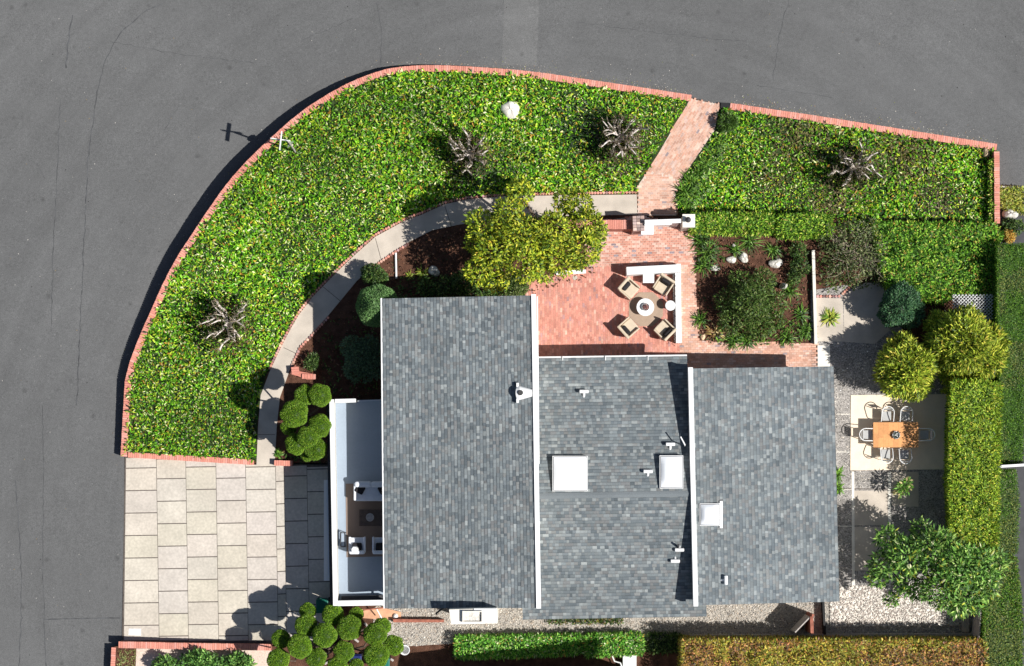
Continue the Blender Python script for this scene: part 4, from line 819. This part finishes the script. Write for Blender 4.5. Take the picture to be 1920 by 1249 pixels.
# bushes under the driveway wall
for X, Y, r, lb in ((375,1237,40,'bushy green shrub at the bottom edge, left of the cloud-pruned tree'),(310,1240,26,'small dark green shrub at the bottom edge nearest the street'),(445,1238,32,'bushy bright green shrub at the bottom edge touching the cloud-pruned tree')):
    shrub('bushy_shrub', lb, [(X,Y + 6,r * .6,.7),(X-r*.5,Y+8,r*.45,.6),(X+r*.5,Y+8,r*.5,.6),(X,Y+22,r*.6,.6)], dict(per_area=230, ln=.17, wd=.07, pal=[(.08,.2,.04),(.14,.32,.06),(.04,.1,.02),(.25,.42,.1)], shell=.4, out=.7, rand=.8), group='shrubs below the driveway wall')
mb = MB(); cover(mb, [(224,1220),(255,1218),(252,1262),(220,1262)], 500, ln=.1, wd=.03, hmax=.08, pal=[(.3,.34,.12),(.4,.4,.15),(.2,.26,.08)], wts=[3,2,2]); tag(mb.build('dry_grass', 'leaf'), 'square of dry grass in the bottom left corner', 'grass', kind='stuff')
sheet([(256,1216),(520,1220),(520,1262),(254,1262)], .02, 'bark_mulch', 'mortar')
brickwall([(213,1214),(211,1262)], 8, -.5, .12, 'short brick wall end at the bottom left street corner')

# ---------------------------------------------------------------- rocks
def rock(X, Y, rx, ry, h, label, m='rock', seed=0, name='boulder', group=None):
    r = np.random.default_rng(seed + int(X)); x, y, _ = W(X, Y); mb = MB(); n = 9; K = 2 * n
    ph = r.uniform(0, 6.28, 6)
    for i in range(n + 1):
        t = math.pi * .62 * i / n
        for k in range(K):
            a = 2 * math.pi * k / K; f = 1 + .13 * math.sin(2 * a + ph[0]) + .09 * math.sin(3 * a + ph[1] + t * 2) + .05 * math.sin(5 * a + ph[2]) + .05 * math.sin(4 * t + ph[3] + 2 * a)
            mb.v.append((x + rx / PXM * f * math.sin(t) * math.cos(a), y + ry / PXM * f * math.sin(t) * math.sin(a), h * (.25 + .75 * math.cos(t)) * (1 + .08 * math.sin(3 * a + ph[4]))))
    for i in range(n):
        for k in range(K): l = (k + 1) % K; mb.f.append((i * K + k, (i + 1) * K + k, (i + 1) * K + l, i * K + l)); mb.c.append((.5,) * 3)
    return tag(mb.build(name, m, smooth=False), label, 'rock', group)
rock(957, 207, 16, 18, .38, 'cream boulder lying alone in the curved ground cover bed', 'cream')
x, y, _ = W(951, 209); 
rock(814, 509, 10, 10, .3, 'grey-white boulder in the bare soil left of the yellow-green tree')
rock(1454, 494, 13, 9, .3, 'flat white boulder in the upper right of the middle garden bed')
rock(1394, 484, 9, 9, .25, 'pale jagged rock above the round shrub'); rock(1371, 487, 9, 7, .22, 'pale cream rock left of the jagged one above the round shrub')
rock(1340, 503, 9, 6, .15, 'low pale rock at the shaded upper left of the round shrub'); rock(1467, 538, 6, 6, 1.0, 'small white rock at the right flank of the round shrub')
rock(1376, 461, 4, 4, .15, 'tiny white stone on the bare soil below the clipped hedge'); rock(1503, 585, 4, 4, .15, 'tiny white stone near the wooden divider')
rock(1847, 288, 7, 8, .35, 'sandy orange rock in the right corner of the side bed', 'sandrock'); rock(1892, 402, 13, 10, .45, 'grey angular rock at the right edge beyond the short wall')
rock(1318, 632, 5, 5, .12, 'little tan stone beside the striped rosette plant', 'sandrock')

# ---------------------------------------------------------------- garden wall, gate, dividers
e = brickwall([(905,423),(1000,420),(1110,421),(1186,421)], 17, 0, 1.15, 'brick garden wall between path and patio, running under the tree')
e = E('brick_pier', 'square grey-brown brick pier at the left of the white gate', 'pier', W(1197, 419)); q = [W(*p, 1.5)[:2] for p in ((1186,405),(1208,404),(1209,432),(1187,433))]
MB().prism(q, 0, 1.42, (.42,.26,.22)).build('pier_body', 'brick', e); mb = MB()
for i in range(3):
    for j in range(5):
        f = lambda u, v: [q[0][k] * (1 - u) * (1 - v) + q[1][k] * u * (1 - v) + q[2][k] * u * v + q[3][k] * (1 - u) * v for k in (0, 1)]
        a, b, c_, d_ = f(i / 3 + .012, j / 5 + .012), f((i + 1) / 3 - .012, j / 5 + .012), f((i + 1) / 3 - .012, (j + 1) / 5 - .012), f(i / 3 + .012, (j + 1) / 5 - .012)
        mb.prism([a, b, c_, d_], 1.42, 1.5, tuple(pick([(.42,.3,.26),(.36,.27,.25),(.48,.35,.3)], 1)[0]))
mb.build('brick_cap', 'brick', e)
e = E('garden_gate', 'white wooden gate with a white top beam beside the brick pier', 'gate', W(1245, 418))
bar((1209,416,1.75), (1277,414,1.75), .17, 1.62, 1.75).build('top_beam', 'white', e); bar((1209,420.5,1.75), (1260,418.5,1.75), .08, 1.5, 1.6).build('rail', 'white', e)
x0, y0, _ = W(1209, 416, 1.6); x1 = W(1277, 414, 1.6)[0]; mb = MB(); k = int((x1 - x0) / .11)
for i in range(k): mb.box(x0 + i * .11, y0 - .015, .08, x0 + i * .11 + .1, y0 + .015, 1.61)
mb.build('gate_panel', 'white', e)
e = E('letter_box', 'plain white box fixed on the patio side of the brick pier', 'letter box', W(1214, 431)); a = W(1203,439,1.3); b = W(1225,424,1.3)
MB().box(a[0], a[1], .85, b[0], b[1], 1.27).build('box_body', 'white', e); MB().box(a[0] - .02, a[1] - .02, 1.275, b[0] + .02, b[1] + .02, 1.3).build('lid', 'white', e); MB().box(a[0] + .2, a[1] + .1, 0, a[0] + .3, a[1] + .2, .85).build('post', 'white', e)
e = E('gate_post', 'white-topped square post with a dark lamp at the right of the gate', 'post', W(1291, 414)); a = W(1281,425,1.5); b = W(1302,403,1.5)
MB().box(a[0], a[1], 0, b[0], b[1], 1.44).build('post_body', 'cream', e); MB().box(a[0] - .03, a[1] - .03, 1.443, b[0] + .03, b[1] + .03, 1.5).build('post_cap', 'cream', e)
mb = MB(); mb.lathe((a[0] + b[0]) / 2 - .05, (a[1] + b[1]) / 2 + .02, [(.09,1.5),(.09,1.56),(.03,1.58),(.03,1.66),(.13,1.7),(.1,1.85),(.02,1.9)], 12); mb.build('post_lamp', 'darkgrey', e)
# white L-shaped bench wall with wires on the patio
e = E('white_railing', 'white L-shaped low wall round the lounge set on the brick patio', 'low wall', W(1265, 560))
bar((1175,508,.85), (1276,503,.85), .34, .03, .85).build('wall_arm', 'white', e); bar((1271,495,.45), (1273,643,.45), .25, .03, .45).build('wall_arm', 'white', e)
bar((1262.5,503,.3), (1265,641,.3), .05, .26, .3).build('rail', 'white', e)
mb = MB(); prev = None
for i in range(15):
    Y = 508 + i * 9.4; p = W(1266.5 + (i % 2) * 1.5, Y, .48); q_ = W(1259, Y + 5, .15); mb.tube([p, q_, W(1266.5, Y + 9.4, .48)], .012, 4)
mb.build('wires', 'darkgrey', e)
e = E('patio_step', 'short white-edged step at the upper edge of the brick patio', 'step', W(1070, 511)); bar((1043,512,.12), (1098,509,.12), .17, .02, .14).build('step_edge', 'white', e)
tag(MB().lathe(*W(1078,521)[:2], [(.1,.03),(.11,.035),(.1,.04)], 20).build('drain_cover', 'concrete'), 'small round drain cover in the bricks below the white step', 'drain cover')
e = MB().tube([W(742,474,.08), W(743,522,.08)], .045, 8).build('pipe_divider', 'white'); tag(e, 'white pipe lying upright across the soil bed below the curved path', 'pipe')
mb = bar((1524,470,.12), (1529,645,.12), .13, 0, .28); tag(mb.build('bed_divider', 'cream'), 'long pale divider on the right side of the middle garden bed', 'divider')
e = E('brick_step', 'small red brick step block between path and dark bed', 'step', W(565, 702)); mb = MB(); mb.prism(P2([(548,690),(556,686),(563,697),(592,702),(592,712),(576,712),(560,706),(545,702)]), 0, .3, (.5,.2,.15)); mb.build('step_block', 'brick', e)
mb = MB(); cap(mb, [(553,688),(554,702)], 14, .38, bw=.12); cap(mb, [(566,706),(592,706)], 9, .38, bw=.12); mb.build('brick_cap', 'brick', e)
# lattice panel leaning on the ivy
e = E('lattice_panel', 'white crossed lattice panel lying at the foot of the ivy bank', 'lattice', W(1822, 572)); mb = MB(); A = W(1786,556,.75); n = 15
P = lambda X, Y: W(X, Y, 1.05 - (Y - 550) * .003)
for i in range(-7, 22):
    X = 1790 + i * 6.6; a = [max(X, 1786), 552 + max(0, 1786 - X)]; b = [min(X + 46, 1862), 552 + min(46, 1862 - X)]
    if b[0] > a[0] and b[1] > a[1]: mb.tube([P(*a), P(*b)], .017, 4)
    X2 = 1786 + i * 6.6 + 46; a = [min(X2, 1862), 552 + max(0, X2 - 1862)]; b = [max(X2 - 46, 1786), 552 + min(46, X2 - 1786)]
    if a[0] > b[0] and b[1] > a[1]:
        p0 = list(P(*a)); p1 = list(P(*b)); p0[2] += .03; p1[2] += .03; mb.tube([p0, p1], .017, 4)
mb.build('slats', 'white', e); MB().tube([P(1786,598), P(1862,598)], .025, 4).build('edge_rail', 'white', e)
for X in (1788, 1861): MB().tube([P(X, 553), (*P(X, 553)[:2], 0)], .03, 5).build('post', 'wood_grey', e)
# wooden side gate and its open leaf, fences
e = E('side_gate', 'reddish wooden side gate standing across the gravel strip with its grey leaf ajar', 'gate', W(1522, 1172)); 
MB().prism([W(1519,1156,1.55)[:2], W(1525,1156,1.55)[:2], W(1526,1188,1.55)[:2], W(1520,1188,1.55)[:2]], 0, 1.55).build('gate_panel', 'redwood', e)
bar((1519,1157,1.5), (1491,1186,1.5), .05, .1, 1.5).build('gate_leaf', 'wood_grey', e); MB().box(*W(1522,1156,1.6)[:2], 0, *[v + .1 for v in W(1522,1156,1.6)[:2]], 1.65).build('gate_post', 'redwood', e)
tag(bar((1544,1128,.45), (1547,1190,.45), .1, 0, .45).build('edging_board', 'black'), 'thin black board between gravel strip and white gravel square', 'board')
tag(bar((1292,1193,.35), (1842,1190,.35), .12, 0, .35).build('kerb_wall', 'wood_grey'), 'long low grey kerb between the white gravel and the orange hedge', 'low wall')
tag(bar((1840,1140,1.5), (1836,1198,1.5), .05, 0, 1.5).build('wooden_fence', 'wood_grey'), 'thin wooden fence panel behind the corner of the orange hedge', 'fence')
tag(bar((1811,1150,.2), (1811,1185,.2), .3, 0, .2).build('stone_block', 'concrete'), 'grey stone block below the big-leaved tree', 'block')
e = E('white_rail', 'thick white rail sticking out between the hedges at the right edge', 'fence', W(1900, 873)); bar((1871,875,2.3), (1935,871,2.3), .11, 2.2, 2.3).build('top_rail', 'white', e); bar((1871,875,2.2), (1935,871,2.2), .04, 0, 2.2).build('fence_panel', 'wood_grey', e)
sheet([(1876,354),(1935,354),(1935,1280),(1876,1280)], .015, 'neighbor_yard', 'darkgrey')
tag(bar((1872,350,.1), (1935,351,.1), .07, -.1, .1).build('kerb_edge', 'cream'), 'thin pale kerb at the right edge beside the street', 'kerb')
e = tag(MB().prism([W(737,1161,.4)[:2], W(832,1162,.4)[:2], W(832,1167,.4)[:2], W(737,1167,.4)[:2]], .012, .4).build('timber_beam', 'redwood'), 'weathered red-brown beam lying on the gravel left of the chimney', 'beam')
x, y, _ = W(760, 1217); tag(MB().lathe(x, y, [(.2,.1),(.2,.5),(.23,.55),(.2,.55),(.16,.5),(.15,.2)], 20).build('round_planter', 'white'), 'empty white-rimmed round planter right of the cloud-pruned tree', 'planter')
tag(MB().lathe(*W(742,1155)[:2], [(.09,.1),(.12,.16),(.05,.24)], 12).build('white_stone', 'white'), 'small white stone on the terracotta stoop', 'stone')
e = E('stoop_railing', 'short red handrail on the terracotta stoop below the roof deck', 'railing', W(710, 1143)); MB().tube([W(680,1145,.1), W(680,1144,.8), W(722,1139,.8), W(722,1140,.1)], .03, 6).build('handrail', 'redwood', e); MB().tube([W(706,1142,.8), W(716,1160,.5)], .03, 6).build('rail', 'white', e)
# bins
def bin_(X, Y, m, label):
    e = E('wheeled_bin', label, 'bin', W(X, Y)); x, y, _ = W(X, Y)
    mb = MB(); n0 = [(-.22,-.26),(.22,-.26),(.22,.26),(-.22,.26)]; mb.prism([(x + a * .9, y + b * .9) for a, b in n0], .03, .95); mb.build('bin_body', m, e)
    MB().rbox(x, y, 1.0, .54, .62, .09, .04).build('lid', m, e); MB().tube([(x - .25, y + .33, .92), (x + .25, y + .33, .92)], .02, 6).build('handle', m, e)
    for s_ in (-1, 1): o = MB().tube([(x + .2 * s_, y + .25, .1), (x + .26 * s_, y + .25, .1)], .1, 12).build('wheel', 'black', e)
bin_(608, 1134, 'green_bin', 'green wheeled bin beside the roof deck wall above the cloud-pruned tree')
bin_(670, 1238, 'blue_bin', 'dark blue bin half hidden under the cloud-pruned tree'); bin_(722, 1243, 'teal_bin', 'teal bin at the bottom edge under the cloud-pruned tree')
mb = MB()
for k in range(26):
    X, Y = rnd.uniform(590, 740), rnd.uniform(1150, 1245); a = W(X, Y, .06); th = rnd.uniform(0, 3.1); l = rnd.uniform(.15, .45); mb.rbox(a[0], a[1], a[2], l, .1, .1, .02, th)
tag(mb.build('log_pile', 'wood_grey'), 'scattered pale timber offcuts under the wide cloud-pruned tree', 'offcuts', kind='stuff')
e = E('white_bench', 'white folded garden frame at the bottom edge below the short green hedge', 'garden frame', W(1160, 1240)); MB().tube([W(1146,1226,.6), W(1152,1240,.6), W(1163,1243,.6), W(1168,1256,.6)], .035, 6).build('frame', 'white', e); MB().box(*W(1168,1254,.4)[:2], .1, *[v + .6 for v in W(1168,1254,.4)[:2]], .4).build('seat', 'white', e)

# street name sign
e = E('street_sign', 'street sign post with two crossed white name blades by the curved wall', 'street sign', W(554, 285)); x, y, _ = W(554, 285); zt = 2.76
MB().tube([(x, y, -.1), (x, y, 1.4), (x, y, zt - .02)], .042, 8).build('post', 'wood_grey', e)
def blade(a, b, z0, z1, th=.035):
    return bar((*a, z1), (*b, z1), th, z0, z1)
bl = blade((528,246), (524,281), zt - .2, zt).build('name_blade', 'white', e); bl = blade((507,259), (544,264), zt - .43, zt - .23).build('name_blade', 'white', e)
o = MB().tube([(x - .03, y + .03, 1.72), (x - .045, y + .045, 1.72)], .2, 8).build('sign_plate', 'metal', e)

# ---------------------------------------------------------------- lounge set on the brick patio
mb = MB(); ccx, ccy, _ = W(1211, 580); k = 8; mb.prism([(ccx + .82 * math.cos(math.pi / 8 + i * math.pi / 4) * 1.0, ccy + .82 * math.sin(math.pi / 8 + i * math.pi / 4)) for i in range(8)], .028, .042); tag(mb.build('rug', 'rug_jute'), 'eight-sided brown woven rug under the round white table', 'rug')
e = E('coffee_table', 'round white low table at the centre of the four lounge chairs', 'table', W(1208, 577)); x, y, z = W(1210, 576, .42)
MB().lathe(x, y, [(.30,.36),(.385,.37),(.395,.4),(.385,.42)], 40).build('tabletop', 'white', e); MB().lathe(x, y, [(.2,.043),(.21,.06),(.1,.1),(.08,.3),(.2,.36)], 24).build('pedestal', 'white', e)
e = E('bowl', 'grey bowl with dried flowers on the round white table', 'bowl', (x, y, .42)); MB().lathe(x, y, [(.06,.422),(.15,.47),(.175,.53),(.16,.53),(.13,.48),(.05,.45)], 24).build('dish', 'metal', e)
mb = MB(); blob_leaves(mb, [(x, y, .5, .1)], 3000, .05, .03, [(.3,.12,.12),(.4,.2,.16),(.2,.15,.15)], shell=.3); mb.build('flowers', 'leaf_matt', e)
def lounge(label):
    e = E('lounge_chair', label, 'armchair', (0, 0, 0), 'beige lounge chairs round the low table')
    MB().rbox(0.03, 0, .33, .60, .56, .14, .04).build('seat', 'beige', e, local=True); MB().rbox(-.31, 0, .50, .12, .72, .52, .04, tilt=-.18).build('backrest', 'beige', e, local=True)
    for s_ in (-1, 1): MB().rbox(.0, .325 * s_, .41, .62, .07, .32, .03).build('armrest', 'beige', e, local=True)
    MB().rbox(-.17, 0, .50, .14, .42, .34, .06, tilt=-.3).build('cushion', 'fabric_dark', e, local=True)
    for sx in (-.27, .29):
        for sy in (-.31, .31): MB().tube([(sx, sy, .26), (sx * 1.05, sy * 1.02, 0)], [.025, .018], 8).build('leg', 'black', e, local=True)
    return e
l0 = None
for X, Y, tx, ty, sc, lb in ((1180,542,1212,570,1,'beige lounge chair at the upper left, facing down towards the round table'),(1243,536,1218,575,1,'beige lounge chair at the upper right with a large dark cushion, beside the white wall'),(1179,614,1206,590,1,'beige lounge chair at the lower left of the round table'),(1245,618,1212,585,1,'beige lounge chair at the lower right, its seat nearly covered by a dark cushion')):
    o = lounge(lb) if l0 is None else copy_tree(l0); l0 = l0 or o; a, b = W(X, Y, .4), W(tx, ty, .4); o.location = (a[0], a[1], .03); o.rotation_euler.z = math.atan2(b[1] - a[1], b[0] - a[0]); o['label'] = lb; o.scale = (1.03,) * 3
e = E('side_table', 'square white side table against the upper arm of the white wall', 'side table', W(1216, 520)); x, y, _ = W(1216, 520, .55)
MB().rbox(x, y, .53, .5, .5, .04, .015).build('tabletop', 'white', e)
for a in (-.21, .21):
    for b in (-.21, .21): MB().tube([(x + a, y + b, .03), (x + a, y + b, .51)], .018, 6).build('leg', 'white', e)
MB().box(x - .22, y - .22, .25, x + .22, y + .22, .27).build('shelf', 'white', e)
e = E('round_stool', 'small round white drum table beside the right arm of the white wall', 'side table', W(1257, 573)); x, y, _ = W(1257, 573, .5)
MB().lathe(x, y, [(.2,.47),(.225,.48),(.225,.5),(.21,.505)], 28).build('top', 'white', e); MB().lathe(x, y, [(.17,.03),(.15,.2),(.19,.47)], 24).build('base', 'white', e)

# ---------------------------------------------------------------- furniture on the roof deck (z = DZ)
D = DZ
tag(MB().prism([W(648,907,D)[:2], W(730,906,D)[:2], W(732,1043,D)[:2], W(650,1045,D)[:2]], D + .003, D + .018).build('rug', 'rug_brown'), 'brown rug under the white seats on the roof deck', 'rug')
def DW(X, Y, z=.4): return W(X, Y, D + z)
e = E('sofa', 'white two-seat sofa with dark cushions on the roof deck', 'sofa', (*DW(696,922)[:2], D + .018)); x, y, _ = DW(697, 922)
MB().rbox(x, y - .05, D + .3, 1.5, .72, .26, .06).build('seat', 'fabric_white', e)
for s_ in (-1, 1):
    MB().rbox(x + .36 * s_, y + .32, D + .5, .74, .26, .5, .1).build('backrest', 'fabric_white', e); MB().rbox(x + .72 * s_, y, D + .4, .1, .76, .4, .03).build('armrest', 'fabric_white', e)
    MB().rbox(x + .5 * s_, y + .1, D + .55, .4, .36, .14, .06, rz=.5 * s_, tilt=.3).build('cushion', 'fabric_dark', e)
for a in (-.65, .65):
    for b in (-.3, .3): MB().tube([(x + a, y + b, D + .02), (x + a, y + b, D + .2)], .025, 6).build('leg', 'wood_dark', e)
e = E('coffee_table', 'dark wooden low table on the brown rug of the roof deck', 'table', (*DW(697, 970)[:2], D + .018)); x, y, _ = DW(697, 971)
MB().rbox(x, y, D + .38, 1.1, .72, .05, .02).build('tabletop', 'wood_dark', e)
for a in (-.5, .5):
    for b in (-.3, .3): MB().tube([(x + a, y + b, D + .02), (x + a, y + b, D + .36)], .025, 6).build('leg', 'wood_dark', e)
e = E('bowl', 'pale ring-shaped bowl on the dark table of the roof deck', 'bowl', (*DW(694, 970)[:2], D + .405)); x, y, _ = DW(694, 970); MB().lathe(x, y, [(.1,D+.406),(.17,D+.45),(.18,D+.5),(.13,D+.5),(.11,D+.46)], 22).build('dish', 'wood_grey', e)
a0 = None
for X, Y, lb in ((670,1022,'white armchair nearest the outer parapet on the roof deck'),(714,1022,'white armchair half hidden under the upper roof eave')):
    if a0 is None:
        o = E('armchair', lb, 'armchair', (0, 0, 0), 'white armchairs on the roof deck'); a0 = o
        MB().rbox(0, 0, .3, .66, .66, .24, .05).build('seat', 'fabric_white', o, local=True); MB().rbox(0, -.31, .48, .68, .16, .44, .06).build('backrest', 'fabric_white', o, local=True)
        for s_ in (-1, 1): MB().rbox(.32 * s_, .02, .4, .09, .68, .32, .03).build('armrest', 'fabric_white', o, local=True)
        MB().rbox(0, -.08, .5, .42, .36, .14, .06, tilt=0).build('cushion', 'fabric_dark', o, local=True)
        for a in (-.28, .28):
            for b in (-.28, .28): MB().tube([(a, b, 0), (a, b, .2)], .02, 6).build('leg', 'wood_dark', o, local=True)
    else: o = copy_tree(a0)
    a = DW(X, Y); o.location = (a[0], a[1], D + .018); o['label'] = lb
e = E('floor_lamp', 'floor lamp with a round white shade beside the armchair on the roof deck', 'lamp', (*DW(664, 1036)[:2], D)); x, y, _ = DW(665, 1031, 1.1)
MB().lathe(x, y, [(.12,D+.02),(.12,D+.04),(.015,D+.05),(.015,D+1.0)], 16).build('stand', 'metal', e); MB().lathe(x, y, [(.16,D+.95),(.15,D+1.0),(.13,D+1.15),(.03,D+1.16)], 22).build('lamp_shade', 'white', e)
e = E('framed_board', 'small dark-framed board standing by the outer parapet on the roof deck', 'framed board', (*DW(643, 1012, .3)[:2], D)); x, y, _ = DW(643, 1012, .4)
mb = MB()
for a0_, b0_, a1_, b1_ in ((-.11,-.32,.11,-.28),(-.11,.28,.11,.32),(-.11,-.28,-.07,.28),(.07,-.28,.11,.28)): mb.box(x + a0_, y + b0_, D + .4, x + a1_, y + b1_, D + .46)
for a_ in (-.09, .09):
    for b_ in (-.3, .3): mb.box(x + a_ - .015, y + b_ - .015, D, x + a_ + .015, y + b_ + .015, D + .4)
mb.build('frame', 'darkgrey', e); MB().box(x - .07, y - .28, D + .42, x + .07, y + .28, D + .44).build('board', 'deck', e)

# ---------------------------------------------------------------- dining set on the stone patio
M['rug_light'] = mat('rug_light', (.80, .67, .52), .95, n1=50, a1=.08, n2=3, a2=.05)
tag(MB().prism(P2([(1595,741),(1780,739),(1783,880),(1594,882)]), .036, .05).build('rug', 'rug_light'), 'large cream rug under the wooden dining table', 'rug')
e = E('dining_table', 'orange wooden dining table with a bowl on the cream rug', 'table', W(1680, 816)); mb = MB(); a = W(1637.5, 839, .75); b = W(1722, 792, .75); n = 9
for i in range(n):
    x0 = a[0] + (b[0] - a[0]) * i / n; x1 = a[0] + (b[0] - a[0]) * (i + 1) / n - .003; ym = a[1] + (b[1] - a[1]) * rnd.uniform(.35, .65)
    for y0, y1 in ((a[1], ym - .002), (ym, b[1])): k = rnd.uniform(.88, 1.12); mb.box(x0, y0, .71, x1, y1, .75, (.62 * k, .29 * k, .11 * k))
mb.build('tabletop', 'wood_orange', e)
for X in (a[0] + .12, b[0] - .12):
    for Y in (a[1] + .1, b[1] - .1): MB().box(X - .035, Y - .035, .05, X + .035, Y + .035, .71).build('leg', 'wood_dark', e)
x, y, _ = W(1680, 816, .8); e = E('bowl', 'white bowl holding a dark star-shaped plant on the dining table', 'bowl', (x, y, .75)); MB().lathe(x, y, [(.07,.752),(.15,.8),(.17,.87),(.155,.87),(.12,.81)], 24).build('dish', 'white', e)
mb = MB(); blob_leaves(mb, [(x, y, .82, .11)], 700, .14, .04, [(.05,.07,.06),(.12,.14,.12),(.02,.03,.02)], shell=.2); mb.build('succulent', 'leaf_matt', e)
def dchair(label):
    e = E('dining_chair', label, 'chair', (0, 0, 0), 'white tube-framed chairs round the dining table'); mb = MB(); pts = []
    for i in range(13): a = math.pi / 2 + math.pi * i / 12; pts.append((-.12 + .27 * math.cos(a), .27 * math.sin(a), .80))
    pts = [(.26, .27, .64), (.1, .27, .72)] + pts + [(.1, -.27, .72), (.26, -.27, .64)]; mb.tube(pts, .02, 8); mb.build('arm_frame', 'white', e, local=True)
    MB().rbox(0.02, 0, .44, .42, .40, .05, .02).build('seat', 'fabric_grey', e, local=True); MB().rbox(-.27, 0, .62, .03, .36, .30, .014, tilt=-.15).build('backrest', 'fabric_grey', e, local=True)
    for sx, sz in ((.26, .64), (-.22, .79)):
        for sy in (-1, 1): MB().tube([(sx, .27 * sy if sx > 0 else .2 * sy, sz), (sx * 1.02, .25 * sy if sx > 0 else .2 * sy, 0)], .017, 6).build('leg', 'white', e, local=True)
    return e
M['fabric_grey'] = mat('fabric_grey', (.42, .42, .41), .95, n1=8, a1=.05)
d0 = None
for X, Y, r_, lb in ((1664,779,-90,'white dining chair on the upper side of the table, left one'),(1699,779,-90,'white dining chair on the upper side of the table, right one, half in shade'),(1662,852,90,'white dining chair on the lower side of the table, left one'),(1697,853,90,'white dining chair on the lower side of the table, right one, half in shade'),(1627,815,0,'white dining chair at the sunny left head of the table'),(1735,815,180,'white dining chair in deep shade at the right head of the table')):
    o = dchair(lb) if d0 is None else copy_tree(d0); d0 = d0 or o; a = W(X, Y, .7); o.location = (a[0], a[1], .05); o.rotation_euler.z = math.radians(r_); o['label'] = lb
